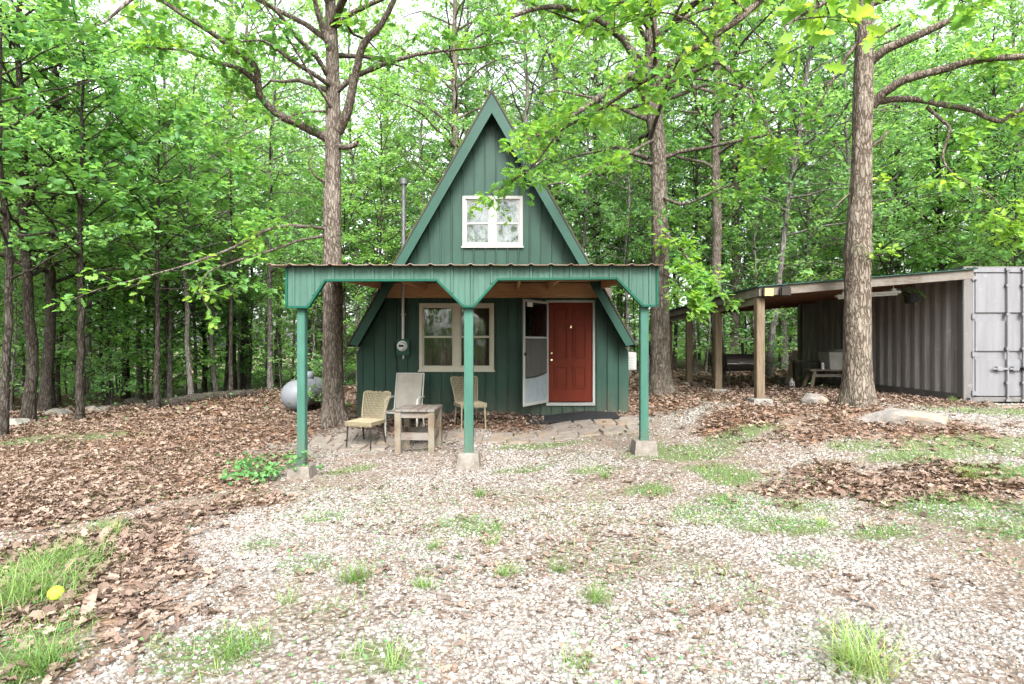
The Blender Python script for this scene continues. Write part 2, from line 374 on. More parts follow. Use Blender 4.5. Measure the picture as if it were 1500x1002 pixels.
M['weed'] = m_leaf('weed', (.05, .15, .045), (.095, .235, .08), (.17, .33, .115), .4, 1.5)
M['litter'] = m_leaf('litter', (.055, .037, .029), (.145, .101, .08), (.27, .205, .165), .12, 1.2, .75, .15)
def m_gravel():
    m, n, l, b = new_mat('gravel_stone'); at = n.new('ShaderNodeAttribute'); at.attribute_name = 'tint'
    c = ramp(n, l, at.outputs['Fac'], [(0, (.06, .052, .045)), (.3, (.143, .131, .118)), (.65, (.248, .237, .222)), (1, (.41, .405, .392))])
    f = noise(n, l, coords(n, l, (1, 1, 1)), 60, 3); c = mixc(n, l, .35, c, ramp(n, l, f, [(.3, (.105, .096, .087)), (.65, (.33, .321, .306))]))
    l.new(c, b.inputs['Base Color']); b.inputs['Roughness'].default_value = .9; b.inputs['Specular IOR Level'].default_value = .2; return m
M['gravel'] = m_gravel()
def m_ground():
    m, n, l, b = new_mat('ground')
    def att(k):
        a = n.new('ShaderNodeAttribute'); a.attribute_name = k; return a.outputs['Fac']
    v = coords(n, l, (1, 1, 1))
    vo = n.new('ShaderNodeTexVoronoi'); vo.inputs['Scale'].default_value = 34; l.new(v, vo.inputs['Vector'])
    sx = n.new('ShaderNodeSeparateColor'); l.new(vo.outputs['Color'], sx.inputs[0])
    stone = ramp(n, l, sx.outputs[0], [(0, (.066, .054, .045)), (.35, (.143, .123, .108)), (.7, (.24, .219, .2)), (1, (.35, .335, .315))])
    dk = ramp(n, l, vo.outputs['Distance'], [(.4, (1, 1, 1)), (.85, (.5, .44, .4))]); stone = mixc(n, l, 1.0, stone, dk, 'MULTIPLY')
    big = noise(n, l, v, 1.3, 5); stone = mixc(n, l, ramp(n, l, big, [(.42, (0, 0, 0)), (.7, (.65, .65, .65))]), stone, (.125, .1, .082))
    v2 = n.new('ShaderNodeTexVoronoi'); v2.inputs['Scale'].default_value = 15; l.new(v, v2.inputs['Vector']); s2 = n.new('ShaderNodeSeparateColor'); l.new(v2.outputs['Color'], s2.inputs[0])
    lit = ramp(n, l, s2.outputs[1], [(0, (.05, .028, .018)), (.5, (.13, .073, .048)), (1, (.24, .15, .10))])
    gr = ramp(n, l, noise(n, l, v, 30, 4), [(.3, (.085, .08, .05)), (.7, (.095, .135, .055))])
    dirt = ramp(n, l, noise(n, l, v, 8, 6), [(.3, (.10, .074, .056)), (.7, (.175, .138, .11))])
    c = mixc(n, l, att('bare'), stone, dirt); c = mixc(n, l, att('litter'), c, lit); c = mixc(n, l, att('grass'), c, gr)
    l.new(c, b.inputs['Base Color']); b.inputs['Roughness'].default_value = .95; b.inputs['Specular IOR Level'].default_value = .1
    l.new(bump(n, l, vo.outputs['Distance'], .7, .02), b.inputs['Normal']); return m
M['ground'] = m_ground()

# ------------------------------------------------------------------ ground and what covers it
def smooth(a, b, x):
    t = np.clip((x - a) / (b - a), 0, 1); return t * t * (3 - 2 * t)
def blob(x, y, px, py, rx, ry, rot=0):
    """soft ellipse on the ground; rx, ry in metres"""
    X, Y, _ = G(px, py) if py else (px, rot, 0)
    c, s = math.cos(rot), math.sin(rot); dx, dy = x - X, y - Y
    u = (dx * c + dy * s) / rx; w = (-dx * s + dy * c) / ry
    return 1.25 - np.sqrt(u * u + w * w)
LEFT_EDGE = [G(480, 640), G(395, 700), G(330, 760), G(285, 830), G(215, 900), G(130, 1000)]
LE = np.array([(p[1], p[0]) for p in LEFT_EDGE]); LE = LE[np.argsort(LE[:, 0])]
GRASS_BLOBS = [(1000, 665, .9, .5, 0), (1060, 700, .5, .4, 0), (950, 720, .35, .25, 0), (760, 690, .5, .2, 0), (1190, 745, .3, .2, 0), (1480, 690, .6, .4, 0), (1250, 655, .6, .25, 0), (380, 800, .3, .25, 0), (480, 760, .4, .2, 0), (1105, 768, .62, .42, -.4), (1085, 735, .5, .3, 0), (1320, 672, .95, .28, 0), (1455, 755, .6, .75, 0), (1300, 783, .42, .16, 0), (1190, 820, .4, .22, 0), (1440, 655, 1.1, .35, 0),
               (800, 655, .95, .22, 0), (50, 850, .5, .75, .3), (1450, 604, 1.2, .3, 0), (690, 772, .4, .3, 0), (515, 690, .5, .16, 0), (1030, 690, .5, .25, 0), (165, 775, .3, .22, 0), (10, 960, .5, .4, 0),
               (1370, 740, .5, .2, 0), (1080, 640, .7, .3, 0), (60, 645, .9, .5, 0), (160, 638, .8, .35, 0), (860, 690, .4, .2, 0), (1240, 930, .25, .2, 0), (440, 830, .35, .25, 0), (300, 960, .4, .3, 0), (560, 960, .25, .2, 0)]
GB = [(G(a, b)[:2], c, d, e) for a, b, c, d, e in GRASS_BLOBS]
LITTER_BLOBS = [(1330, 708, 1.7, .7, 0), (1215, 690, .6, .35, 0), (1300, 625, 1.8, .75, 0), (1180, 600, 1.5, .6, 0), (1100, 610, 1.2, .7, 0), (960, 590, .9, .8, 0), (1420, 712, .9, .3, 0), (1380, 590, .8, .3, 0)]
WEAK_BLOBS = [(700, 800, .5, .35, 0), (790, 835, .7, .4, 0), (820, 770, .7, .35, 0), (1000, 900, .5, .4, 0), (690, 955, .5, .25, 0), (870, 800, .6, .4, 0), (600, 850, .6, .3, .3), (900, 960, .5, .3, 0), (560, 770, .7, .4, 0), (950, 700, 1.2, .4, 0), (1150, 650, 1.6, .6, 0), (1240, 850, .5, .3, 0)]
WB = [(G(a, b)[:2], c, d, e) for a, b, c, d, e in WEAK_BLOBS]
LB = [(G(a, b)[:2], c, d, e) for a, b, c, d, e in LITTER_BLOBS]
def ell(x, y, lst):
    w = np.full(np.broadcast(x, y).shape, -9.0)
    for (X, Y), rx, ry, rot in lst:
        c, s = math.cos(rot), math.sin(rot); dx, dy = x - X, y - Y
        w = np.maximum(w, 1.0 - np.sqrt(((dx * c + dy * s) / rx) ** 2 + ((-dx * s + dy * c) / ry) ** 2))
    return w
B0, B1, B2 = G(0, 800), G(210, 752), G(300, 728)
def zones(x, y):
    """litter, grass, bare weights at ground points"""
    x = np.asarray(x, float); y = np.asarray(y, float)
    n1 = fbm(x * 1.4, y * 1.4, 11, 4) - .5; n2 = fbm(x * 3.1, y * 3.1, 23, 3) - .5
    edge = np.interp(y, LE[:, 0], LE[:, 1])
    lit = smooth(-.75, .55, edge - x + n1 * 2.2 + n2 * 1.2) * (y < 30)
    lit = np.maximum(lit, smooth(10.6, 12.2, y + n1 * 2.0))
    lit = np.maximum(lit, smooth(10.0, 10.5, y + n1 * .8) * (np.abs(x + 1.5) < 2.1))
    lit = np.maximum(lit, smooth(-.3, .5, ell(x, y, LB) + n1 * 1.3 + n2 * 1.0)); lit = np.maximum(lit, .20 * smooth(-.3, .6, ell(x, y, WB) + n1 * 1.4 + n2 * 1.2)); lit = np.maximum(lit, .2 * smooth(.02, .25, n2 + n1 * .5))
    lit = np.maximum(lit, smooth(9.5, 10.5, y + n1 * 1.5) * smooth(3.6, 4.4, x) * smooth(9.0, 8.4, x))
    lit = np.maximum(lit, smooth(.6, 1.2, np.abs(x) - y - 4))
    # pale worn track through the litter on the left
    ty = np.interp(x, [B0[0] - 4, B0[0], B1[0], B2[0]], [B0[1] - .9, B0[1], B1[1], B2[1]])
    tr = smooth(.6, .2, np.abs(y - ty) + n1 * .7) * (x < B2[0] + .3)
    gr = smooth(-.1, .45, ell(x, y, GB) + n1 * .9 + n2 * .9)
    gr = np.maximum(gr, .8 * smooth(17, 24, y + n1 * 6)); gr = np.maximum(gr, .22 * smooth(.08, .2, n1) * (y < 9.5) * (y > 1) * (1 - lit))
    bare = np.maximum(tr, smooth(.02, .2, fbm(x * .8, y * .8, 41, 3) - .5) * .6)
    return lit * (1 - tr * .9), gr, bare

def axis_pts(a, b, step, far, grow=1.16):
    p = list(np.arange(a, b + 1e-6, step)); s = step
    while p[-1] < far: s *= grow; p.append(p[-1] + s)
    s = step
    while p[0] > -far: s *= grow; p.insert(0, p[0] - s)
    return np.array(p)
gx = axis_pts(-13, 12, .11, 220); gy = axis_pts(.6, 19, .11, 220)
GX, GY = np.meshgrid(gx, gy); fx, fy = GX.ravel(), GY.ravel()
fz = gz(fx, fy); zl, zg, zb = zones(fx, fy)
# litter lies in little heaps
fz = fz + zl * (fbm(fx * 4, fy * 4, 77, 2) - .5) * .03
nx, ny = len(gx), len(gy)
ii = (np.arange(ny - 1)[:, None] * nx + np.arange(nx - 1)[None, :])
Q = np.stack((ii, ii + 1, ii + nx + 1, ii + nx), -1).reshape(-1, 4)
ground = struct(mesh_np('ground', np.stack((fx, fy, fz), -1), [Q], M['ground'], attrs={'litter': zl, 'grass': zg, 'bare': zb}, smooth=True))

SIMPLE = (np.array([(0, 0, 0), (-.27, .33, .07), (-.22, .7, .05), (0, 1, -.04), (.22, .7, .05), (.27, .33, .07)], float), np.array([(0, 3, 2, 1), (0, 5, 4, 3)]))
_oh = [(0, 0), (.05, .10), (.16, .17), (.10, .26), (.27, .40), (.13, .48), (.36, .64), (.16, .72), (.20, .90), (0, 1.0)]
_ov = [(-a, b, .35 * a - .12 * b * b) for a, b in _oh] + [(a, b, .35 * a - .12 * b * b) for a, b in _oh[1:-1]]
OAK = (np.array(_ov, float), np.array([list(range(0, 10))[::-1], [0] + list(range(10, 18)) + [9]]))
DRY = (np.array([(0, 0, 0), (-.25, .22, .16), (-.17, .45, .09), (-.30, .66, .2), (0, 1, .05), (.27, .70, .13), (.15, .47, .05), (.24, .25, .18)], float), np.array([(0, 4, 3, 2, 1), (0, 7, 6, 5, 4)]))
NEEDLE = (np.array([(-.05, 0, 0), (.05, 0, 0), (.03, 1, 0), (-.03, 1, 0)], float), np.array([(0, 1, 2, 3)]))

def frames(D, N):
    D = D / (np.linalg.norm(D, axis=1)[:, None] + 1e-9)
    X = np.cross(D, N); X /= np.linalg.norm(X, axis=1)[:, None] + 1e-9
    return X, D, np.cross(X, D)
def stamp(tmpl, pos, D, N, size, width=None, curl=None):
    """copies of one small shape, as arrays"""
    V, Fc = tmpl; X, Dn, Nn = frames(D, N); k = len(V); n = len(pos)
    w = size if width is None else size * width
    zc = size if curl is None else size * curl
    A = (V[None, :, 0, None] * (X * w[:, None])[:, None, :] + V[None, :, 1, None] * (Dn * size[:, None])[:, None, :] + V[None, :, 2, None] * (Nn * zc[:, None])[:, None, :])
    A = A + pos[:, None, :]
    Fi = (Fc[None] + (np.arange(n) * k)[:, None, None]).reshape(-1, Fc.shape[1])
    return A.reshape(-1, 3), Fi, k
def unit(rng, n): 
    v = rng.normal(size=(n, 3)); return v / np.linalg.norm(v, axis=1)[:, None]

HX0, HX1, HY = -3.18, 2.39, 11.2
def inside_house(x, y): return (x > HX0 - .02) & (x < HX1 + .02) & (y > HY - .02) & (y < 18.2)
def scatter(rng, n, x0, x1, y0, y1):
    x = rng.uniform(x0, x1, n); y = rng.uniform(y0, y1, n)
    k = (np.abs(x) < y * .98 + 1.2) & ~inside_house(x, y) & ~((x > 8.6) & (x < 11.1) & (y > 10.4) & (y < 16.5)); return x[k], y[k]

# gravel
rng = np.random.default_rng(3)
xs = []; ys = []; ss = []
for n, x0, x1, y0, y1, smin, smax in ((85000, -4, 4, 1.7, 3.4, .0055, .028), (125000, -7, 8, 3.4, 6, .008, .028), (70000, -6, 11, 6, 10.5, .012, .028)):
    x, y = scatter(rng, n, x0, x1, y0, y1); l_, g_, b_ = zones(x, y)
    dn = .25 + .75 * smooth(.3, .62, fbm(x * .9, y * .9, 61, 3))
    k = rng.random(len(x)) < (1 - .93 * l_) * (1 - .35 * g_) * (1 - .55 * b_) * dn
    xs.append(x[k]); ys.append(y[k]); ss.append((rng.uniform(0, 1, k.sum()) ** 4.0 * (smax - smin) + smin) * .8)
x = np.concatenate(xs); y = np.concatenate(ys); s = np.concatenate(ss); n = len(x)
ST = (np.array([(-.9, -.6, -.3), (.7, -.8, -.3), (.95, .5, -.3), (-.5, .9, -.3), (-.6, -.4, .5), (.5, -.5, .42), (.6, .35, .55), (-.35, .55, .4)], float), np.array([(4, 5, 6, 7), (0, 1, 5, 4), (1, 2, 6, 5), (2, 3, 7, 6), (3, 0, 4, 7)]))
a = rng.uniform(0, 6.28, n); D = np.stack((np.cos(a), np.sin(a), np.zeros(n)), -1); N = np.tile((0., 0., 1.), (n, 1)) + rng.normal(size=(n, 3)) * .3
V, Fi, k = stamp(ST, np.stack((x, y, gz(x, y) + s * .12), -1), D, N, s, rng.uniform(.6, 1.1, n), rng.uniform(.45, .9, n))
V = V + rng.normal(size=V.shape) * .0012
tint = np.clip(rng.beta(1.3, 1.5, n) * (.72 + .5 * fbm(x * 1.2, y * 1.2, 171, 3)), 0, 1)
gravel = mesh_np('gravel', V, [Fi], M['gravel'], attrs={'tint': np.repeat(tint, k)})
tag(gravel, 'pale crushed stone gravel spread over the drive', 'gravel', kind='stuff')

# dead leaves
xs = []; ys = []; ss = []
for n, x0, x1, y0, y1, smin, smax, base in ((9000, -4, 4, 1.7, 3.6, .03, .09, .02), (40000, -9, 8, 3.4, 7, .03, .11, .02), (62000, -14, 12, 7, 13, .035, .105, .06), (42000, -24, 22, 13, 26, .10, .18, .1)):
    x, y = scatter(rng, n, x0, x1, y0, y1); l_, g_, b_ = zones(x, y)
    k = rng.random(len(x)) < np.maximum(l_, base) * (1 - .6 * g_)
    xs.append(x[k]); ys.append(y[k]); ss.append(rng.uniform(smin, smax, k.sum()))
for n, x0, x1, y0, y1 in ((22000, -4, 4, 1.7, 3.6), (56000, -7, 8, 3.4, 7), (34000, -7, 12, 7, 11)):
    x, y = scatter(rng, n, x0, x1, y0, y1); k = rng.random(len(x)) < .10 + .5 * smooth(.45, .68, fbm(x * 1.7, y * 1.7, 151, 3)) * smooth(3.2, .5, x - .0 * y); xs.append(x[k]); ys.append(y[k]); ss.append(.010 + .03 * rng.random(k.sum()) ** 2)
# drift of leaves against the front wall of the cabin
x = rng.uniform(-3.1, .1, 1500); y = 11.12 - np.abs(rng.normal(size=1500)) * .3; xs.append(x); ys.append(y); ss.append(rng.uniform(.07, .13, 1500))
x = np.concatenate(xs); y = np.concatenate(ys); s = np.concatenate(ss); n = len(x)
l_, g_, b_ = zones(x, y)
a = rng.uniform(0, 6.28, n); D = np.stack((np.cos(a), np.sin(a), rng.normal(size=n) * .25), -1); N = np.tile((0., 0., 1.), (n, 1)) + rng.normal(size=(n, 3)) * .28
zz = gz(x, y) + .012 + l_ * rng.uniform(0, .035, n) + np.where(y > 10.6, .02, 0) * (np.abs(x + 1.5) < 1.7)
ti = np.clip(rng.beta(2, 2.2, n) + .1 * (s < .09), 0, 1); pos = np.stack((x, y, zz), -1); wd = rng.uniform(.6, 1.5, n); cu = rng.uniform(-.6, 2.6, n)
lob = (y < 8.5) & (s > .045) & (rng.random(n) < .6); s = np.where((l_ < .3) & (y < 9), s * .72, s)
CURL = (np.array([(a * .95, b, 1.5 * a * a + .45 * (b - .5) ** 2 - .1) for a, b in [(v[0], v[1]) for v in OAK[0]]]), OAK[1])
V1, F1, k1 = stamp(DRY, pos[~lob], D[~lob], N[~lob], s[~lob], wd[~lob], cu[~lob]); V2, F2, k2 = stamp(CURL, pos[lob], D[lob], N[lob], s[lob] * 1.1, wd[lob] * .9, cu[lob] * .8)
litter = mesh_np('dead_leaves', np.concatenate((V1, V2)), [F1, F2 + len(V1)], M['litter'], attrs={'tint': np.concatenate((np.repeat(ti[~lob], k1), np.repeat(ti[lob], k2)))})
tag(litter, 'brown dead oak leaves strewn over ground and forest floor', 'leaf litter', kind='stuff')

# twigs and pine straw
xs = []; ys = []
for n, x0, x1, y0, y1 in ((900, -4, 4, 1.7, 3.6), (2200, -8, 8, 3.4, 7), (2600, -13, 12, 7, 14)):
    x, y = scatter(rng, n, x0, x1, y0, y1); xs.append(x); ys.append(y)
x = np.concatenate(xs); y = np.concatenate(ys); n = len(x); a = rng.uniform(0, 6.28, n); L = .04 + .22 * rng.random(n) ** 3
D = np.stack((np.cos(a), np.sin(a), rng.normal(size=n) * .06), -1); N = np.tile((0., 0., 1.), (n, 1)) + rng.normal(size=(n, 3)) * .1
STK = (np.array([(-1, 0, 0), (1, 0, 0), (0, 0, 1.6), (-.8, .55, .3), (1.1, .5, .3), (.15, .52, 1.9), (-.5, 1, 0), (.5, 1, 0), (0, 1, .9)], float), np.array([(0, 3, 5, 2), (2, 5, 4, 1), (3, 6, 8, 5), (5, 8, 7, 4)]))
wd = .0022 / L; V, Fi, k = stamp(STK, np.stack((x, y, gz(x, y) + .015), -1), D, N, L, wd, wd)
tag(mesh_np('twigs', V, [Fi], M['litter'], attrs={'tint': np.repeat(rng.beta(1.5, 2, n), k)}), 'thin fallen twigs scattered over gravel and leaves', 'twigs', kind='stuff')

# thin grass and low weeds
BL = (np.array([(-.035, 0, 0), (.035, 0, 0), (.03, .4, .06), (-.03, .4, .06), (.02, .75, .22), (-.02, .75, .22), (0, 1, .45)], float), [np.array([(0, 1, 2, 3), (3, 2, 4, 5)]), np.array([(5, 4, 6)])])
def blades(rng, x, y, h, spread=.5, z=None):
    n = len(x); a = rng.uniform(0, 6.28, n); sp = rng.uniform(.1, 1, n) * spread
    D = np.stack((np.cos(a) * sp, np.sin(a) * sp, np.ones(n)), -1); N = np.stack((np.cos(a), np.sin(a), np.zeros(n) - .2), -1)
    pos = np.stack((x, y, (gz(x, y) if z is None else z) - .005), -1)
    Vt, F4 = BL[0], BL[1]
    V, f4, k = stamp((Vt, F4[0]), pos, D, N, h, .42 / np.maximum(h, .05) * .16); _, f3, _ = stamp((Vt, F4[1]), pos, D, N, h)
    return V, f4, f3, k
xs = []; ys = []; hh = []
for n, x0, x1, y0, y1 in ((16000, -4, 4, 1.7, 3.6), (60000, -8, 8, 3.4, 7), (52000, -8, 13, 7, 11.5)):
    x, y = scatter(rng, n, x0, x1, y0, y1); l_, g_, b_ = zones(x, y)
    k = rng.random(len(x)) < g_ * .9 * smooth(.34, .6, fbm(x * 3.5, y * 3.5, 91, 2)); xs.append(x[k]); ys.append(y[k]); hh.append(rng.uniform(.03, .11, k.sum()))
x = np.concatenate(xs); y = np.concatenate(ys); h = np.concatenate(hh)
V, f4, f3, k = blades(rng, x, y, h, .9)
grass = mesh_np('grass', V, [f4, f3], M['grass'], attrs={'tint': np.repeat(rng.beta(2, 2.4, len(x)), k)})
tag(grass, 'thin pale green grass coming up through the gravel', 'grass', kind='stuff')
xs = []; ys = []; ss = []
for n, x0, x1, y0, y1, g1 in ((16000, -4, 4, 1.7, 3.6, .03), (90000, -8, 8, 3.4, 7, .03), (70000, -12, 13, 7, 12, .03), (24000, -26, 24, 12, 28, .55)):
    x, y = scatter(rng, n, x0, x1, y0, y1); l_, g_, b_ = zones(x, y)
    wd = smooth(.52, .62, fbm(x * 1.1, y * 1.1, 131, 3)) * (.15 if g1 < .1 else g1)
    k = rng.random(len(x)) < np.maximum(g_ * .5, wd); xs.append(x[k]); ys.append(y[k]); ss.append(rng.uniform(.010, .03, k.sum()) * (1 if y1 < 12.5 else 2.8))
x = np.concatenate(xs); y = np.concatenate(ys); s = np.concatenate(ss); n = len(x)
a = rng.uniform(0, 6.28, n); D = np.stack((np.cos(a), np.sin(a), rng.uniform(-.1, .9, n)), -1); N = np.tile((0., 0., 1.), (n, 1)) + rng.normal(size=(n, 3)) * .4
V, Fi, k = stamp(SIMPLE, np.stack((x, y, gz(x, y) + rng.uniform(.01, .06, n) * (1 + (s > .05) * 3)), -1), D, N, s)
weeds = mesh_np('weeds', V, [Fi], M['weed'], attrs={'tint': np.repeat(rng.beta(2, 2, n), k)})
tag(weeds, 'low green clover and weeds in patches on the ground', 'weeds', kind='stuff')

# single grass tufts one could count
TUFTS = [(520, 855, .24, 70, 'upright green grass tuft in the gravel left of centre'), (1262, 985, .34, 150, 'big spreading grass tuft at the lower right edge of the gravel'),
         (705, 728, .2, 50, 'grass tuft in gravel in front of the middle porch post'), (740, 845, .17, 40, 'small yellowing tuft right of centre in a patch of dead leaves'),
         (873, 885, .2, 60, 'tan rooted grass tuft in bare gravel right of centre'), (635, 805, .17, 35, 'slim grass tuft standing alone in gravel below the table'),
         (818, 838, .15, 40, 'low tan green tuft beside dead leaves at centre'), (620, 862, .14, 40, 'tan low tuft just right of the upright green tuft'),
         (165, 785, .22, 80, 'grass tuft beside the pale worn track in the leaves'), (845, 985, .2, 25, 'sparse tall tuft at the bottom edge of the gravel'),
         (420, 885, .18, 18, 'few broad blades standing in gravel left of the upright tuft'), (720, 800, .15, 35, 'straw tipped tuft above the centre leaf patch'),
         (885, 700, .17, 40, 'green tuft in gravel below the right porch post'), (1205, 770, .16, 45, 'tuft beside the green weed patch on the right'),
         (30, 880, .42, 320, 'large bright patch of long grass at the left edge'), (85, 830, .34, 200, 'long thin grass at the top of the left grass patch'),
         (350, 955, .22, 60, 'wispy grass tuft at the bottom left of the gravel'), (60, 985, .3, 120, 'long pale grass in the lower left corner'), (575, 985, .2, 40, 'grass wisps at the lower edge beneath the upright tuft'),
         (1420, 700, .22, 90, 'tuft of grass beyond the right leaf drift'), (1400, 590, .25, 80, 'tuft of light grass against the container corner')]
for px, py, h, nb, lab in TUFTS:
    X, Y, Z = G(px, py); nb = int(nb * 1.6); r = h * (.42 if nb < 260 else .85)
    x = X + rng.normal(size=nb) * r * .5; y = Y + rng.normal(size=nb) * r * .5
    V, f4, f3, k = blades(rng, x - X, y - Y, rng.uniform(.35, 1, nb) * h, 1.15, z=gz(x, y) - Z)
    o = mesh_np('grass_tuft', V, [f4, f3], M['grass'], attrs={'tint': np.repeat(rng.beta(2, 2.2, nb), k)}); o.location = (X, Y, Z)
    tag(o, lab, 'grass tuft', 'grass tufts in the gravel')

# ------------------------------------------------------------------ trees
class Tree:
    def __init__(s, rng): s.rng = rng; s.tv = []; s.tq = []; s.n = 0; s.lp = []; s.ld = []; s.ln = []; s.ls = []; s.lt = []
    def tube(s, pts, rad, sides=6, **k):
        V, Qd = tube_np(pts, rad, sides, **k); s.tv.append(V); s.tq.append(Qd + s.n); s.n += len(V)
    def twig(s, p, d, L, r, ls, nl, tint, bare=False):
        rng = s.rng; m = 5; t = np.linspace(0, 1, m)[:, None]
        bend = rng.normal(size=3) * .25; bend[2] -= .12
        pts = p + d * L * t + bend * L * t * t * .5
        s.tube(pts, np.linspace(r, r * .35, m), 4)
        if bare: return pts
        u = rng.uniform(.12, 1.03, nl)
        pos = np.stack([np.interp(u, t[:, 0], pts[:, i]) for i in range(3)], -1) + rng.normal(size=(nl, 3)) * ls * .35
        D = d[None] * .7 + unit(rng, nl) * 1.0; D[:, 2] = D[:, 2] * .55 - .15
        N = np.tile((0., 0., 1.), (nl, 1)) + rng.normal(size=(nl, 3)) * .55
        s.lp.append(pos); s.ld.append(D); s.ln.append(N); s.ls.append(ls * rng.uniform(.6, 1.25, nl)); s.lt.append(np.clip(tint + rng.normal(size=nl) * .17, 0, 1))
        return pts
    def spray(s, pts, r0, ls, per_m, twigL, nl, start=.25, tint=.5, flat=.5, sub=2):
        """leafy twigs along a limb"""
        rng = s.rng; pts = np.asarray(pts, float)
        seg = np.linalg.norm(np.diff(pts, axis=0), axis=1); cum = np.concatenate(([0], np.cumsum(seg))); tot = cum[-1]
        k = max(2, int(per_m * tot * (1 - start)))
        for u in np.append(rng.uniform(start, 1, k), [1.0]):
            dd = u * tot; p = np.array([np.interp(dd, cum, pts[:, i]) for i in range(3)])
            q = np.array([np.interp(min(dd + .05, tot), cum, pts[:, i]) - np.interp(max(dd - .05, 0), cum, pts[:, i]) for i in range(3)]); q /= np.linalg.norm(q) + 1e-9
            v = unit(rng, 1)[0]; v[2] = v[2] * flat + .1; d = q * .55 + v; d /= np.linalg.norm(d)
            L = twigL * rng.uniform(.5, 1.2) * (1.15 - .4 * u); tt = tint + rng.normal() * .13
            tp = s.twig(p, d, L, r0, ls, nl, tt)
            for _ in range(sub):
                w = rng.uniform(.3, .9); pp = tp[0] + (tp[-1] - tp[0]) * w
                v = unit(rng, 1)[0]; v[2] *= flat; d2 = d * .6 + v * .9; d2 /= np.linalg.norm(d2)
                s.twig(pp, d2, L * .6, r0 * .5, ls, max(2, int(nl * .7)), tt)
    def meshes(s, trunk_mat, leaf_mat, tmpl, parent, tname='trunk', cname='crown', smooth=True, wd=None):
        tr = mesh_np(tname, np.concatenate(s.tv), [np.concatenate(s.tq)], trunk_mat, parent, smooth=smooth)
        pos = np.concatenate(s.lp); D = np.concatenate(s.ld); N = np.concatenate(s.ln); sz = np.concatenate(s.ls); ti = np.concatenate(s.lt)
        V, Fi, k = stamp(tmpl, pos, D, N, sz, wd, s.rng.uniform(.3, 1.6, len(sz)))
        cr = mesh_np(cname, V, [Fi], leaf_mat, parent, attrs={'tint': np.repeat(ti, k)})
        KIDS[parent.name] = [tr, cr]
        return tr, cr

def curve(p0, p1, sag, n, rng, wob=.1):
    t = np.linspace(0, 1, n)[:, None]; L = np.linalg.norm(np.asarray(p1) - p0)
    pts = np.asarray(p0) * (1 - t) + np.asarray(p1) * t; pts[:, 2] += sag * L * (4 * t * (1 - t))[:, 0] * .5
    w = rng.normal(size=(n, 3)) * wob * L / n; w[0] = 0; return pts + np.cumsum(w, 0) * .5

def forest_tree(seed, name, H, r, cb, cr, nb, ls, bark, leaf, label, lean=.03, nl=9, tmpl=SIMPLE, tint=.5, twl=1.05, top=1.0, per=1.5):
    rng = np.random.default_rng(seed); T = Tree(rng)
    root = thing(name, label, 'tree')
    n = 22; t = np.linspace(0, 1, n); zt = H * t
    w = np.cumsum(rng.normal(size=(n, 2)), 0) * lean * H / n; w -= w[0]
    pts = np.column_stack((w, zt)); pts[0, 2] = -.3
    rad = r * (1 - t) ** .75 + .015; rad[0] *= 1.5; rad[1] *= 1.08
    T.tube(pts, rad, 12, rough=.12, rng=rng)
    for i in range(nb):
        u = (i + rng.random()) / nb; z = cb + (H * top - cb) * u ** .9
        p = np.array([np.interp(z, zt, pts[:, k]) for k in range(3)]); br = np.interp(z, zt, rad)
        a = i * 2.4 + rng.normal() * .4; L = cr * (1 - .5 * u ** 2.2) * rng.uniform(.5, 1.2)
        el = rng.uniform(.05, .45) + .45 * u
        q = p + np.array((math.cos(a) * math.cos(el), math.sin(a) * math.cos(el), math.sin(el))) * L
        pl = curve(p, q, rng.uniform(-.05, .25), 7, rng, .25)
        T.tube(pl, np.linspace(min(br * .5, .02 + L * .018), .008, 7), 5)
        T.spray(pl, .009, ls, per * (1 if u < .35 else .68), twl, nl, .18, tint + rng.normal() * .08, sub=3)
    T.meshes(M[bark], M[leaf], tmpl, root)
    return root

VARIANTS = {}
PROTO = []
def variant(key, *a, **k):
    o = forest_tree(*a, **k); VARIANTS[key] = o; PROTO.append(o)
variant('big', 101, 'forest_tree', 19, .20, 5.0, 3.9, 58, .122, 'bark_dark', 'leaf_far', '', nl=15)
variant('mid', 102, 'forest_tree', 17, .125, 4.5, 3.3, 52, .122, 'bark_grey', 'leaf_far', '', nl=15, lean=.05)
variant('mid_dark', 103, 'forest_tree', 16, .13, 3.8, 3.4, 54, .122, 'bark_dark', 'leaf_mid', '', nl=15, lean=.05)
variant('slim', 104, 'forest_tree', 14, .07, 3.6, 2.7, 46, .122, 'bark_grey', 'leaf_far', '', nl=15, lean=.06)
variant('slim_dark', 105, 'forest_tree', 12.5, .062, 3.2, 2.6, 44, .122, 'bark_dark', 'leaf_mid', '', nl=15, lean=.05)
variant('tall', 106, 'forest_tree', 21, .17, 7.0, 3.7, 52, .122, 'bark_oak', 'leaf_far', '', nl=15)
variant('sapling', 107, 'sapling', 6.0, .026, .8, 1.8, 34, .13, 'bark_dark', 'leaf_mid', '', nl=7, lean=.08, twl=.6, per=1.6)
variant('sapling_pale', 108, 'sapling', 4.4, .02, .5, 1.6, 28, .12, 'bark_grey', 'leaf_far', '', nl=7, lean=.09, twl=.6, per=1.7, tint=.6)
variant('shrub', 109, 'shrub', 1.7, .015, .15, 1.1, 18, .10, 'bark_dark', 'leaf_far', '', nl=7, lean=.1, twl=.5, per=2.2)
variant('hickory', 110, 'young_hickory', 8.5, .06, 3.2, 2.6, 30, .22, 'bark_dark', 'leaf_mid', '', nl=8, lean=.04, twl=.7, per=1.5, tint=.45)
variant('understory', 112, 'understory_tree', 9.5, .06, 3.4, 2.9, 44, .122, 'bark_grey', 'leaf_far', '', nl=15, lean=.06, tint=.55)
variant('cedar', 111, 'cedar_tree', 8.0, .07, .9, 1.7, 70, .13, 'bark_dark', 'needle', '', nl=26, lean=.03, twl=.6, per=2.2, tmpl=NEEDLE)
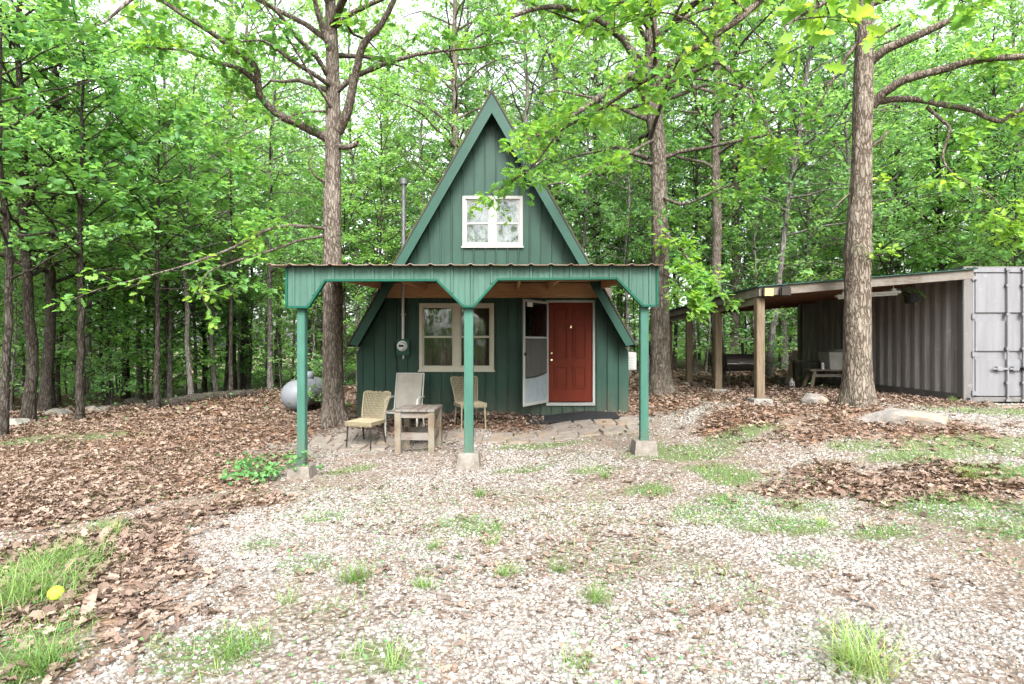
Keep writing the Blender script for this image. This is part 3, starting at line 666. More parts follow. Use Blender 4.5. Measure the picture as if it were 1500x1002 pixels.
for k in ('sapling', 'sapling_pale'): pass
used = set()
FILL = [('tall', -2.2, 20.5), ('mid', .6, 20.2), ('slim', 2.6, 20.8), ('mid', -.9, 22.6), ('tall', 1.8, 23.4), ('slim', -3.6, 21.8), ('understory', 4.2, 19.5), ('big', 3.6, 23.0)]
def plant(key, x, y, label, group=None, scale=1.0, rz=None, cat=None, tilt=None, dz=0):
    src = VARIANTS[key]
    if key in used: o = copy_tree(src)
    else: used.add(key); o = src
    o.location = (x, y, float(gz(x, y)) - .04 + dz); o.scale = (scale,) * 3
    o.rotation_euler = (tilt[0] if tilt else 0, tilt[1] if tilt else 0, rnd.uniform(0, 6.28) if rz is None else rz)
    o['label'] = label
    if cat: o['category'] = cat
    if group: o['group'] = group
    elif 'group' in o: del o['group']
    return o
rnd = random.Random(8)
placed = []
def spot(px, py):
    X, Y, Z = G(px, py); placed.append((X, Y)); return X, Y
# trunks one can tell apart in the photo: (variant, px, py of base, scale, tilt, label)
NAMED = [('mid_dark', 40, 618, .85, None, 'dark straight trunk beside the leaning one at the left stone line'),
         ('big', 66, 606, .66, (0, .03), 'dark leaning trunk rising to the right at the left stone line'),
         ('hickory', 116, 617, 1.1, None, 'thin hickory with big broad leaves in front of the stone line'),
         ('big', 184, 584, .7, None, 'stout dark trunk just behind the pale stones and left of the log'),
         ('mid', 204, 584, .9, None, 'grey trunk touching the stout dark one left of the log'),
         ('cedar', 300, 577, 1.15, None, 'dark feathery cedar standing at the fallen log'),
         ('tall', 338, 571, 1.25, None, 'thick brown trunk behind the cedar'), ('tall', 356, 570, 1.1, None, 'brown trunk close on the right of the thick one behind the cedar'),
         ('mid_dark', 408, 560, 1.0, None, 'dark trunk in the wood behind the silver tank'), ('mid', 392, 562, .8, None, 'narrow grey trunk left of the dark one behind the tank'),
         ('slim_dark', 152, 590, .9, None, 'thin dark stem between the hickory and the stout trunk'),
         ('tall', 1053, 566, .95, None, 'dark vine covered trunk behind the carport posts'), ('tall', 1074, 552, .9, None, 'brown trunk seen above the barrel grill'),
         ('slim', 1126, 556, 1.25, (0, .1), 'pale mottled trunk leaning right beside the container'), ('mid', 1147, 548, 1.0, None, 'grey trunk just left of the container end'),
         ('slim_dark', 1018, 556, 1.0, None, 'thin dark trunk seen through the far carport bay'),
         ('slim_dark', 2, 640, 1.0, None, 'trunk cut by the left edge of the photograph')]
for key, px, py, sc, tilt, lab in NAMED:
    X, Y = spot(px, py)
    if px > 1000: Y = {1053: 17.4, 1074: 20.5, 1126: 18.2, 1147: 22.0, 1018: 19.5}[px]; X = (px - 750) * Y / F; placed[-1] = (X, Y)
    plant(key, X, Y, lab, None, sc, None, 'cedar' if key == 'cedar' else 'tree', tilt)
for key, x, y in FILL: placed.append((x, y)); plant(key, x, y, 'forest tree among many in the wood behind the cabin', 'trees in the wood behind the cabin', .95)
def clear(x, y):
    if inside_house(x, y) or (abs(x + .4) < 4.6 and y < 19.2): return False
    if 3 < x < 12.6 and y < 17.6: return False
    if x >= 3 and y < 17: return x > 13.5 and y > 6
    if x < 0:
        ln = np.interp(x, [-40, -17, -11.7, -8, -4.5], [4, 9, 14.6, 18.6, 19.5])
        if y < ln: return False
    return True
r2 = np.random.default_rng(77)
nf = 0
for it in range(4000):
    y = 9 + 33 * r2.random(); x = r2.uniform(-1, 1) * (y * 1.0 + 3)
    if not clear(x, y): continue
    dmin = 1.5 if y < 30 else 2.0
    if any((x - a) ** 2 + (y - b) ** 2 < dmin * dmin for a, b in placed): continue
    if y > 16.5 and r2.random() < (.45 if x < -4 else .3): continue
    placed.append((x, y)); nf += 1
    key = r2.choice(['big', 'mid', 'mid_dark', 'slim', 'slim_dark', 'tall'], p=[.05, .16, .16, .28, .27, .08])
    if not clear(x * .8, y * .8): key = r2.choice(['slim', 'slim_dark'])
    if x < -5: lab, grp = 'forest tree among many in the wood on the left', 'trees in the left wood'
    elif x < 3.5: lab, grp = 'forest tree among many in the wood behind the cabin', 'trees in the wood behind the cabin'
    else: lab, grp = 'forest tree among many in the wood behind the container', 'trees in the wood behind the container'
    plant(str(key), x, y, lab, grp, r2.uniform(.82, 1.2))
    if nf >= 92: break
ne = 0
for it in range(3000):
    t = r2.random(); x = r2.uniform(-20, 17); y = r2.uniform(9, 27)
    if not clear(x, y) or not clear(x * .93, y * .93) and r2.random() < .3: continue
    if any((x - a) ** 2 + (y - b) ** 2 < 2.2 for a, b in placed): continue
    placed.append((x, y)); ne += 1
    wh = 'at the left wood edge' if x < -5 else ('behind the cabin' if x < 3.5 else 'behind the container')
    plant('understory', x, y, f'low leafy understory tree {wh}', f'understory trees {wh}', r2.uniform(.75, 1.25))
    if ne >= 28: break
ns = 0; sp = []
for it in range(4000):
    y = 9 + 27 * r2.random() ** 1.0; x = r2.uniform(-1, 1) * (y * 1.0 + 3)
    if not clear(x, y) or (x < 0 and not clear(x * .94, y * .94)): continue
    if any((x - a) ** 2 + (y - b) ** 2 < .8 for a, b in sp): continue
    sp.append((x, y)); ns += 1
    key = str(r2.choice(['sapling', 'sapling_pale', 'shrub', 'hickory'], p=[.40, .36, .18, .06]))
    nm = {'sapling': 'leafy sapling', 'sapling_pale': 'pale leafy sapling', 'shrub': 'low green shrub', 'hickory': 'broad leaved young hickory'}[key]
    wh = 'in the left wood' if x < -5 else ('behind the cabin' if x < 3.5 else 'behind the container')
    plant(key, x, y, f'{nm} in the undergrowth {wh}', f'{nm}s {wh}', r2.uniform(.75, 1.3), cat='shrub' if key == 'shrub' else 'sapling')
    if ns >= 165: break
# the far wood
rng = np.random.default_rng(19); n = 95000
a = R(90) + rng.uniform(-R(62), R(62), n); rad = rng.uniform(40, 62, n)
x = np.cos(a) * rad; y = np.sin(a) * rad
m_ = rng.random(n) < .28; a = np.where(m_, R(270) + rng.uniform(-R(60), R(60), n), a); rad = np.where(m_, rng.uniform(24, 30, n), rad); x = np.cos(a) * rad; y = np.sin(a) * rad
top = np.where(m_, 8.5, 13) + 9 * fbm(a * 9, a * 0, 7, 3); z = gz(x, y) + rng.uniform(-1, 1, n) * 0 + rng.random(n) ** 1.5 * top
keep = fbm(a * 40, z * .4, 17, 3) > .38
x, y, z = x[keep], y[keep], z[keep]; n = len(x)
V, Fi, k = stamp(SIMPLE, np.stack((x, y, z), -1), unit(rng, n) * (1, 1, .5), np.tile((0., 0., 1.), (n, 1)) + rng.normal(size=(n, 3)) * .6, rng.uniform(.3, .6, n), np.full(n, 1.3))
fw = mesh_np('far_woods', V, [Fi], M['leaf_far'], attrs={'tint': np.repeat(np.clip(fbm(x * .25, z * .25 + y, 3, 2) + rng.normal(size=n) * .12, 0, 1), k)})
tag(fw, 'far green wood closing the view between the trunks', 'woods', kind='stuff')

# ---- the three oaks of the yard, limb by limb
def px_line(*pts): return np.array([P(a, b, c) for a, b, c in pts])
def densify(pts, k=4):
    """smooth polyline through the given points"""
    pts = np.asarray(pts, float); n = len(pts); out = []
    for i in range(n - 1):
        p0, p1, p2, p3 = pts[max(i - 1, 0)], pts[i], pts[i + 1], pts[min(i + 2, n - 1)]
        for t in np.linspace(0, 1, k, endpoint=False):
            out.append(.5 * ((2 * p1) + (p2 - p0) * t + (2 * p0 - 5 * p1 + 4 * p2 - p3) * t * t + (3 * p1 - p0 - 3 * p2 + p3) * t ** 3))
    out.append(pts[-1]); return np.array(out)
def big_trunk(T, line, radii, sides=40, flare=1.4, knots=()):
    rng = T.rng; pts = densify(line, 12); n = len(pts)
    rad = np.interp(np.linspace(0, 1, n), np.linspace(0, 1, len(radii)), radii)
    h = pts[:, 2] - pts[0, 2]; rad = rad * (1 + (flare - 1) * np.exp(-np.maximum(h - .25, 0) / .22))
    a = np.arange(sides)
    ang = a / sides * 2 * np.pi
    fl = 1 + .035 * (vnoise(np.tile(a * .35, (n, 1)) + 7, np.tile(h[:, None] * .8, (1, sides)), 9) - .5) * 2 + .06 * (vnoise(np.tile(a * .9, (n, 1)), np.tile(h[:, None] * 1.3, (1, sides)), 5) - .5) * 2 + .03 * (rng.random((n, sides)) - .5)
    fl = fl + np.exp(-np.maximum(h - .1, 0) / .25)[:, None] * (.20 * np.cos(ang * 4 + 1.0) + .12 * np.cos(ang * 3 + 2.0))[None]
    for z, da, amt, w in knots: fl = fl + amt * np.exp(-((pts[:, 2] - z) / w) ** 2)[:, None] * np.clip(np.cos(ang - da), 0, 1)[None] ** 1.5
    T.tube(pts, rad, sides, flute=fl)
def limb(T, line, r0, r1, ls=.15, per=2.2, tw=.65, nl=8, start=.35, tint=.55, leafy=True, sub=2):
    per *= 1.45; nl += 2; sub = sub + 1 if sub else 0
    pts = densify(np.asarray(line, float), 5); pts = pts + np.cumsum(T.rng.normal(size=pts.shape), 0) * .004
    T.tube(pts, np.linspace(r0, r1, len(pts)), 8, rough=.12, rng=T.rng)
    if leafy: T.spray(pts, .007, ls, per, tw, nl, start, tint, .55, sub)
def crown_above(T, z0, z1, cx, cy_, cr, nb, ls=.18, tint=.5, nl=9):
    """limbs above the picture's top edge"""
    rng = T.rng
    for i in range(nb):
        u = (i + rng.random()) / nb; z = z0 + (z1 - z0) * u; a = i * 2.4 + rng.normal() * .3; L = cr * rng.uniform(.6, 1.1) * (1 - .5 * u)
        p = np.array((cx, cy_, z)); q = p + np.array((math.cos(a) * L, math.sin(a) * L, L * (.15 + .5 * u)))
        pl = curve(p, q, .15, 7, rng, .25); T.tube(pl, np.linspace(.06, .01, 7), 5); T.spray(pl, .01, ls, 1.3, 1.0, nl, .2, tint)

# left oak, beside the cabin's left corner
YL = 10.75
T = Tree(np.random.default_rng(201)); b = G(489, 612)
oak = thing('oak_tree', 'tall oak with forking limbs right beside the left corner of the cabin', 'tree')
line = [(P(489, 612, YL)[0], YL, float(gz(P(489, 612, YL)[0], YL)) - .15)] + [tuple(P(*q)) for q in ((488, 540, YL), (487, 420, YL), (487, 300, YL), (488, 200, YL), (487, 100, YL), (484, 0, YL), (482, -150, YL), (486, -320, YL))]
big_trunk(T, line, (.205, .19, .18, .165, .15, .125, .10, .07, .04), knots=((P(0, 300, YL)[2], 0, .12, .12), (P(0, 212, YL)[2], 0, .18, .1)))
limb(T, px_line((482, 205, YL), (440, 182, 10.5), (405, 165, 10.2), (381, 138, 10.0), (376, 102, 9.8), (350, 76, 9.6), (300, 42, 9.3), (245, 8, 9.0), (190, -30, 8.8)), .09, .025, start=.3, tint=.5, per=2.6)
limb(T, px_line((379, 122, 9.95), (350, 100, 9.7), (320, 92, 9.5), (275, 76, 9.2), (215, 70, 8.9)), .06, .012, start=.25, per=3, tint=.58)
limb(T, px_line((495, 192, YL), (508, 165, 10.6), (520, 115, 10.4), (532, 68, 10.2), (560, 35, 10.1), (580, -5, 10.0), (600, -60, 10)), .10, .03, start=.4, per=2.4)
limb(T, px_line((490, 128, YL), (460, 108, 10.3), (420, 82, 9.9), (385, 58, 9.6), (350, 60, 9.4)), .055, .012, start=.4, per=2.6)
limb(T, px_line((492, 168, YL), (465, 128, 10.3), (438, 84, 9.9), (405, 35, 9.5), (378, -5, 9.2)), .028, .012, start=.6, per=2)
limb(T, px_line((490, 85, YL), (475, 48, 10.5), (462, 0, 10.2), (455, -50, 10)), .08, .03, start=.4)
limb(T, px_line((484, 163, YL), (445, 163, 10.3), (400, 176, 9.9), (345, 200, 9.4)), .025, .006, start=.5, per=2)
limb(T, px_line((494, 214, YL), (512, 216, 10.6), (524, 210, 10.5)), .06, .045, leafy=False)
limb(T, px_line((481, 268, YL), (463, 260, 10.5), (452, 240, 10.4), (462, 225, 10.4)), .035, .008, leafy=False)
limb(T, px_line((480, 335, YL), (440, 331, 10.0), (400, 336, 9.4), (345, 363, 8.8), (300, 381, 8.4), (262, 393, 8.0), (200, 410, 7.6), (140, 426, 7.3)), .035, .006, ls=.13, per=2.2, tw=.45, nl=5, start=.25, sub=1, tint=.6)
limb(T, px_line((478, 345, YL), (440, 352, 9.9), (400, 366, 9.2), (335, 386, 8.7), (303, 402, 8.5), (294, 428, 8.4), (310, 458, 8.4)), .028, .005, ls=.13, per=1.8, tw=.4, nl=5, start=.3, sub=1, tint=.65)
limb(T, px_line((486, 40, YL), (520, -30, 9.6), (600, -90, 8.6), (680, -110, 7.8)), .08, .02, start=.3)
limb(T, px_line((486, 0, YL), (430, -60, 9.6), (330, -70, 8.4), (230, -30, 7.4), (150, 30, 6.9)), .08, .012, start=.4, tint=.5, per=2.4)
crown_above(T, 6.3, 13.5, P(484, 0, YL)[0], YL, 3.6, 26)
T.meshes(M['bark_oak'], M['leaf_near'], OAK, oak)

# oak behind the cabin's right side
YR = 12.4
T = Tree(np.random.default_rng(202))
oak2 = thing('oak_tree', 'forked oak behind the right side of the cabin next to the porch post', 'tree')
line = [(P(967, 575, YR)[0], YR, float(gz(P(967, 575, YR)[0], YR)) - .15)] + [tuple(P(*q)) for q in ((967, 520, YR), (967, 400, YR), (966, 300, YR), (964, 220, YR), (956, 150, YR), (955, 60, YR), (950, -60, YR), (948, -220, YR))]
big_trunk(T, line, (.235, .21, .19, .175, .175, .19, .14, .10, .05), flare=1.35, knots=((P(0, 238, YR)[2], 3.1, .3, .12), (P(0, 155, YR)[2], 3.0, .3, .35), (P(0, 300, YR)[2], 3.0, .15, .12)))
limb(T, px_line((950, 160, YR), (938, 130, 12.1), (920, 112, 11.8), (880, 142, 11.3), (835, 172, 10.8), (790, 198, 10.3), (760, 215, 10.0)), .11, .02, start=.25, per=2.6)
limb(T, px_line((962, 150, YR), (985, 122, 12.1), (1015, 105, 11.8), (1050, 90, 11.5), (1075, 108, 11.3), (1105, 148, 11), (1135, 205, 10.8)), .075, .014, start=.3, per=2.4)
limb(T, px_line((950, 140, YR), (915, 60, 12.0), (860, 20, 11.6), (800, 10, 11.2), (740, 30, 10.9), (690, 60, 10.8)), .09, .02, start=.25, per=2.6)
limb(T, px_line((958, 240, YR), (935, 237, 12.2), (915, 226, 12.1)), .045, .008, leafy=False)
limb(T, px_line((958, 60, YR), (1010, 10, 11.6), (1060, -20, 11), (1110, -20, 10.4)), .09, .02, start=.2, per=2.4)
limb(T, px_line((952, 40, YR), (900, -20, 11.4), (820, -60, 10.5), (740, -50, 9.8)), .09, .02, start=.2, per=2.4)
limb(T, px_line((962, 285, YR), (1000, 300, 11.9), (1040, 285, 11.5), (1090, 265, 11.2), (1130, 240, 11)), .04, .008, start=.2, per=2.6)
limb(T, px_line((966, 330, YR), (1000, 370, 11.6), (1030, 405, 11.0), (1050, 430, 10.8)), .035, .008, start=.2, per=5, tw=.6, tint=.6)
limb(T, px_line((962, 200, YR), (900, 235, 11.6), (840, 262, 10.8), (800, 270, 10)), .045, .01, start=.3, per=2.4)
limb(T, px_line((968, 400, YR), (1000, 420, 11.3), (1012, 445, 10.9)), .02, .006, start=.2, per=5, tw=.5, tint=.6)
crown_above(T, 5.6, 15, P(950, 0, YR)[0], YR, 3.9, 40, ls=.16)
T.meshes(M['bark_oak'], M['leaf_near'], OAK, oak2)

# big oak in front of the carport
YB = 9.5
T = Tree(np.random.default_rng(203))
oak3 = thing('oak_tree', 'stout pale barked oak standing in front of the carport', 'tree')
line = [(P(1255, 590, YB)[0], YB, float(gz(P(1255, 590, YB)[0], YB)) - .18)] + [tuple(P(*q)) for q in ((1256, 540, YB), (1256, 450, YB), (1257, 360, YB), (1262, 250, YB), (1264, 150, YB), (1266, 60, YB), (1268, -60, YB), (1272, -220, YB), (1270, -380, YB))]
big_trunk(T, line, (.235, .215, .205, .20, .155, .155, .14, .12, .09, .05), flare=1.22, knots=((P(0, 372, YB)[2], 0, .35, .09), (P(0, 368, YB)[2], 3.14, .38, .1), (P(0, 327, YB)[2], 1.0, .12, .06), (P(0, 255, YB)[2], 0.3, .12, .06), (P(0, 150, YB)[2], 0, .12, .15)))
limb(T, px_line((1275, 92, YB), (1300, 70, 9.3), (1340, 52, 9.1), (1395, 27, 8.9), (1450, 0, 8.7), (1510, -40, 8.5)), .085, .04, start=.45, per=2.0, tint=.6)
limb(T, px_line((1276, 155, YB), (1300, 130, 9.3), (1330, 115, 9.1), (1380, 103, 8.9), (1430, 90, 8.7), (1500, 84, 8.5), (1570, 75, 8.3)), .085, .04, start=.35, per=2.0, tint=.6)
limb(T, px_line((1278, 152, YB), (1310, 146, 9.4), (1345, 146, 9.3), (1385, 154, 9.2), (1425, 163, 9.1), (1460, 180, 9.0), (1480, 172, 8.9), (1510, 158, 8.8)), .06, .03, start=.35, per=1.8, tint=.65)
limb(T, px_line((1358, 156, 9.3), (1378, 175, 9.2), (1390, 190, 9.1), (1380, 228, 9.1), (1396, 255, 9.0), (1420, 268, 8.9), (1430, 298, 8.9)), .03, .006, start=.3, per=2.2, tw=.5, tint=.65)
limb(T, px_line((1420, 268, 8.9), (1450, 285, 8.7), (1480, 320, 8.6)), .012, .005, start=.1, per=4, tw=.5, tint=.85)
limb(T, px_line((1256, 62, YB), (1238, 88, 9.6), (1222, 115, 9.7), (1208, 142, 9.8), (1196, 165, 9.9)), .04, .01, start=.4, per=2.4, tint=.45)
limb(T, px_line((1276, 215, YB), (1290, 205, 9.4), (1298, 192, 9.4)), .03, .02, leafy=False)
limb(T, px_line((1274, 60, YB), (1308, 42, 9.4), (1320, 36, 9.3)), .03, .02, leafy=False)
limb(T, px_line((1245, 285, YB), (1225, 300, 9.5), (1212, 318, 9.6)), .018, .008, leafy=False)
limb(T, px_line((1270, 378, YB), (1290, 374, 9.2), (1300, 372, 9.1)), .01, .005, ls=.12, per=12, tw=.15, nl=4, start=.2, tint=.95, sub=0)
limb(T, px_line((1270, 270, YB), (1288, 262, 9.3)), .01, .005, ls=.12, per=10, tw=.2, nl=3, start=.3, tint=.95, sub=0)
# long limb that reaches over the drive towards the camera
limb(T, px_line((1266, -150, YB), (1240, -200, 8.2), (1195, -140, 7.0), (1150, -40, 6.2), (1095, 22, 5.8), (1040, 60, 5.9), (985, 95, 6.1), (930, 130, 6.4), (870, 168, 6.8), (820, 195, 7.2), (785, 240, 7.6), (745, 268, 7.9), (722, 282, 8.0)), .05, .005, ls=.125, start=.34, per=4.4, tw=.5, nl=7, tint=.58, sub=1)
limb(T, px_line((1040, 60, 5.9), (1010, 30, 5.9), (960, 20, 6.0), (900, 40, 6.2)), .014, .005, ls=.125, start=.15, per=5, tw=.5, nl=7, tint=.68, sub=1)
limb(T, px_line((1095, 22, 5.8), (1060, -10, 5.6), (1000, -20, 5.6), (930, -5, 5.8), (860, 40, 6.2)), .016, .005, ls=.125, start=.15, per=5, tw=.55, nl=7, tint=.66, sub=1)
limb(T, px_line((1240, -200, 8.2), (1260, -160, 6.0), (1270, -80, 4.6), (1240, -25, 4.0), (1190, 10, 3.8), (1150, 35, 3.8)), .05, .005, ls=.16, start=.72, per=4.5, tw=.4, nl=3, tint=.72, sub=1)
limb(T, px_line((1270, -80, 4.6), (1330, -40, 4.0), (1400, -20, 3.8)), .02, .005, ls=.16, start=.35, per=3, tw=.3, nl=4, tint=.6, sub=1)
crown_above(T, 7.4, 13.5, P(1268, -60, YB)[0], YB, 3.6, 22, tint=.6)
T.meshes(M['bark_pale'], M['leaf_near'], OAK, oak3)

# broad-leaved sapling boughs reaching in on the left edge
for x, y, s_, lab in ((-12.6, 11.8, 1.05, 'broad leaved hickory at the left edge of the clearing'), (-9.9, 15.2, 1.0, 'broad leaved hickory in front of the dark leaning trunk'), (-9.0, 17.5, .9, 'broad leaved hickory near the cedar at the wood edge')):
    plant('hickory', x, y, lab, None, s_, cat='tree')
for px, py, s_, lab in ((455, 566, .9, 'low green shrub against the silver tank'),):
    plant('shrub', -4.2, 12.35, lab, None, .6, cat='shrub')
X, Y, Z = G(385, 705)
T = Tree(np.random.default_rng(55)); sh = thing('creeper_plant', 'light green leafy plant sprawling beside the left porch footing', 'plant', (X, Y, Z))
for i in range(16):
    a = i * 2.4; L = rnd.uniform(.25, .6); q = np.array((math.cos(a) * L * 1.3, math.sin(a) * L * .8 + .1, rnd.uniform(.08, .35)))
    pl = curve(np.zeros(3), q, .3, 5, T.rng); T.tube(pl, np.linspace(.006, .003, 5), 4); T.spray(pl, .003, .085, 9, .14, 4, .2, .8, .5, 0)
T.meshes(M['weed'], M['weed'], SIMPLE, sh, 'stem', 'foliage')
# ------------------------------------------------------------------ cabin
cabin = thing('cabin', 'green steep A-frame cabin with a red door in a forest clearing', 'cabin', (0, 0, 0))
CX, K, ZP = -.40, 1.763, 6.64
def roof_z(x, off=0): return ZP - K * abs(x - CX) - off / math.cos(math.atan(K))
OPEN = [(-1.89, -.378, 1.126, 2.484), (-1.008, .21, 3.66, 4.68), (.70, 1.70, .43, 2.555)]
pitch = .2285; ribs = [HX0 + .115 + i * pitch for i in range(25)]
ribs = [x for x in ribs if x < HX1]
xs_ = sorted(set([HX0, HX1, CX] + [v for o in OPEN for v in o[:2]] + ribs))
wall = MB(); Zb = -.25
def spans(x0, x1):
    """vertical runs of siding at x0..x1 that leave the openings free"""
    top = 99; cuts = sorted([(o[2], o[3]) for o in OPEN if o[0] < (x0 + x1) / 2 < o[1]]); z = Zb; out = []
    for a, b in cuts: out.append((z, a)); z = b
    out.append((z, None)); return out
for x0, x1 in zip(xs_[:-1], xs_[1:]):
    for a, b in spans(x0, x1):
        if b is None: pts = [(x0, a), (x1, a), (x1, roof_z(x1, .12)), (x0, roof_z(x0, .12))]
        else: pts = [(x0, a), (x1, a), (x1, b), (x0, b)]
        n = len(wall.v); wall.v += [(p[0], HY, p[1]) for p in pts] + [(p[0], HY + .05, p[1]) for p in pts]; wall.f += [(n, n + 1, n + 2, n + 3), (n + 7, n + 6, n + 5, n + 4)]
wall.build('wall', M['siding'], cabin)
rb = MB()
def rib(x, w, d):
    for a, b in spans(x - .001, x + .001):
        t = roof_z(x, .14) if b is None else b
        rb.prism([(x - w, HY + .001), (x - w * .55, HY - d), (x + w * .55, HY - d), (x + w, HY + .001)], a, t, axis='z')
for x in ribs: rib(x, .017, .032)
rb.build('siding_ribs', M['siding'], cabin)
for s_, nm in ((-1, 'wall'), (1, 'wall')):
    xw = HX0 if s_ < 0 else HX1
    w = MB().box(min(xw, xw - s_ * .06), max(xw, xw - s_ * .06), HY + .052, 18, Zb, roof_z(xw, .1) if 0 else 1.42)
    for i in range(29): w.box(*sorted((xw + s_ * .02, xw)), HY + .12 + i * .23, HY + .15 + i * .23, Zb, 1.42)
    w.build('wall', M['siding'], cabin)
MB().prism([(HX0 + .06, Zb), (HX1 - .06, Zb), (HX1 - .06, 1.3), (CX, 6.2), (HX0 + .06, 1.3)], 17.9, 18.0).build('wall', M['siding'], cabin)
MB().box(HX0 + .07, HX1 - .07, HY + .055, 17.89, .30, .40).build('floor', M['inside'], cabin)
MB().box(HX0 + .3, HX1 - .3, HY + .055, 17.89, 2.95, 3.05).build('loft_floor', M['inside'], cabin)
MB().box(HX0 + .1, HX1 - .1, 12.6, 12.66, .40, 2.95).build('room_wall', M['inside'], cabin)
for s_ in (-1, 1):
    def q(x_half, off): return (CX + s_ * x_half, ZP - K * x_half - off / math.cos(math.atan(K)))
    E = 2.83
    MB().prism([q(0, 0), q(E, 0), (q(E, 0)[0] - s_ * .08, q(E, 0)[1] - .012), q(0, .13)], 10.86, 18.3).build('roof_deck', M['trim'], cabin)
    MB().prism([q(0, -.03), q(E + .03, -.03), q(E + .03, -.002), q(0, -.002)], 10.80, 18.34).build('roof', M['roof'], cabin)
    rk = MB().prism([q(0, 0), q(E, 0), (q(E, 0)[0] - s_ * .17, q(E, 0)[1] - .03), q(0, .195)], 10.82, 10.858)
    rk.build('rake_board', M['trim'], cabin)

def frame_boxes(mb, x0, x1, z0, z1, w, y0, y1, wb=None):
    wb = wb or w
    mb.box(x0, x0 + w, y0, y1, z0, z1); mb.box(x1 - w, x1, y0, y1, z0, z1)
    mb.box(x0 + w, x1 - w, y0, y1, z1 - w, z1); mb.box(x0 + w, x1 - w, y0, y1, z0, z0 + wb); return mb
def window(o, mat, glass, cur, label, fw, mull, rail, curtains):
    x0, x1, z0, z1 = o; y = HY
    f = MB(); frame_boxes(f, x0 - .01, x1 + .01, z0 - .01, z1 + .01, fw, y - .035, y + .06); xm = (x0 + x1) / 2
    f.box(xm - mull / 2, xm + mull / 2, y - .03, y + .06, z0 + fw - .01, z1 - fw + .01)
    w = f.build('window', mat, cabin, bevel=.004); w['label'] = label
    MB().box(x0 - .03, x1 + .03, y - .055, y - .036, z0 - .035, z0 + .0).build('sill', mat, w)
    zr = z0 + (z1 - z0) * rail
    for a, b in ((x0 + fw - .01, xm - mull / 2), (xm + mull / 2, x1 - fw + .01)):
        s_ = MB(); frame_boxes(s_, a, b, z0 + fw - .01, z1 - fw + .01, .028, y - .005, y + .05); s_.box(a + .028, b - .028, y - .012, y + .045, zr - .02, zr + .02)
        s_.build('sash', mat, w, bevel=.003)
        MB().box(a + .02, b - .02, y + .02, y + .024, z0 + fw, z1 - fw).build('pane', glass, w)
        n = 26; xx = np.linspace(a - .03, b + .03, n); c = MB(); zt, zb_ = (z1 - .02, z0 + .02)
        pts = [(x, y + .13 + .018 * math.sin(x * 46) + .012 * math.sin(x * 19)) for x in xx]; c.prism(pts + [(x, yy + .004) for x, yy in pts[::-1]], zb_, curtains(a, b, zt), axis='z')
        c.build('curtain', cur, w, smooth=False)
    return w
window(OPEN[0], M['cream'], M['glass'], M['curtain'], 'wide cream framed double window beside the meter', .07, .13, .5, lambda a, b, zt: zt)
window(OPEN[1], M['white'], M['glass_up'], M['lace'], 'white framed gable window with lace curtains', .065, .12, .46, lambda a, b, zt: zt)

x0, x1, z0, z1 = OPEN[2]
d = MB().box(x0 + .05, x1 - .05, HY + .012, HY + .052, z0 + .05, z1 - .05)
door = d.build('door', M['door'], cabin); door['label'] = 'red panelled front door'
W = x1 - x0 - .1
pn = MB()
for a, b in ((.14, .44), (.56, .86)):
    for c, e in ((.13, .36), (.44, .78), (.83, .94)):
        xa, xb, za, zb2 = x0 + .05 + a * W, x0 + .05 + b * W, z0 + .05 + c * 2.03, z0 + .05 + e * 2.03
        frame_boxes(pn, xa, xb, za, zb2, .026, HY - .006, HY + .0135)
        pn.box(xa + .05, xb - .05, HY + .0, HY + .0135, za + .05, zb2 - .05)
pn.build('panel_moulding', M['door'], door, bevel=.003)
for zz, nm, r_ in ((1.33, 'knob', .032), (1.47, 'deadbolt', .026)):
    xk = x0 + .05 + .055
    MB().tube([(xk, HY + .012, zz), (xk, HY + .002, zz), (xk, HY - .03, zz), (xk, HY - .04, zz), (xk, HY - .065, zz), (xk, HY - .072, zz)], [.035, .035, .014, r_ * .8, r_, r_ * .5], 12).build(nm, M['brass'], door, smooth=True)
MB().tube([(1.21, HY + .012, 2.02), (1.21, HY + .0, 2.02)], [.02, .014], 10).box(1.195, 1.225, HY + .002, HY + .01, 1.985, 2.0).build('peephole', M['brass'], door)
f = MB(); frame_boxes(f, x0, x1, z0 + .03, z1, .048, HY - .03, HY + .05, .001); f.build('door_frame', M['white'], cabin, bevel=.004)
MB().box(x0 - .0, x1 + .0, HY - .06, HY + .05, z0 - .03, z0 + .028).build('threshold', M['alu'], cabin, bevel=.004)

# screen door standing open on its left hinges
ang = math.atan2(-.83, -.56)
MS = Matrix.Translation((.735, HY - .045, 0)) @ Matrix.Rotation(ang, 4, 'Z'); SW, s0, s1 = .93, .47, 2.52
sdm = MB()
for a in ((0, .05, s0, s1), (SW - .05, SW, s0, s1), (.05, SW - .05, s1 - .05, s1), (.05, SW - .05, s0, s0 + .06), (.05, SW - .05, s0 + 1.30, s0 + 1.335)):
    sdm.box(a[0], a[1], -.014, .014, a[2], a[3], MS)
sdoor = sdm.build('screen_door', M['white'], cabin, bevel=.003); sdoor['label'] = 'white framed screen door standing open to the left'
MB().box(.05, SW - .05, -.002, .002, s0 + 1.335, s1 - .05, MS).build('glass_pane', M['glass'], sdoor)
MB().box(.05, SW - .05, -.001, .001, s0 + .55, s0 + 1.30, MS).build('screen', M['screen'], sdoor)
kp = MB(); nn = 12; top = [(.05 + (SW - .1) * i / nn, s0 + .60 - .07 * (i / nn) - .03 * math.sin(math.pi * i / nn)) for i in range(nn + 1)]
kp.prism([(.05, s0 + .06), (SW - .05, s0 + .06)] + top[::-1], -.006, .006); kp.v = [tuple(MS @ Vector(p)) for p in kp.v]; kp.build('kick_panel', M['kick'], sdoor)
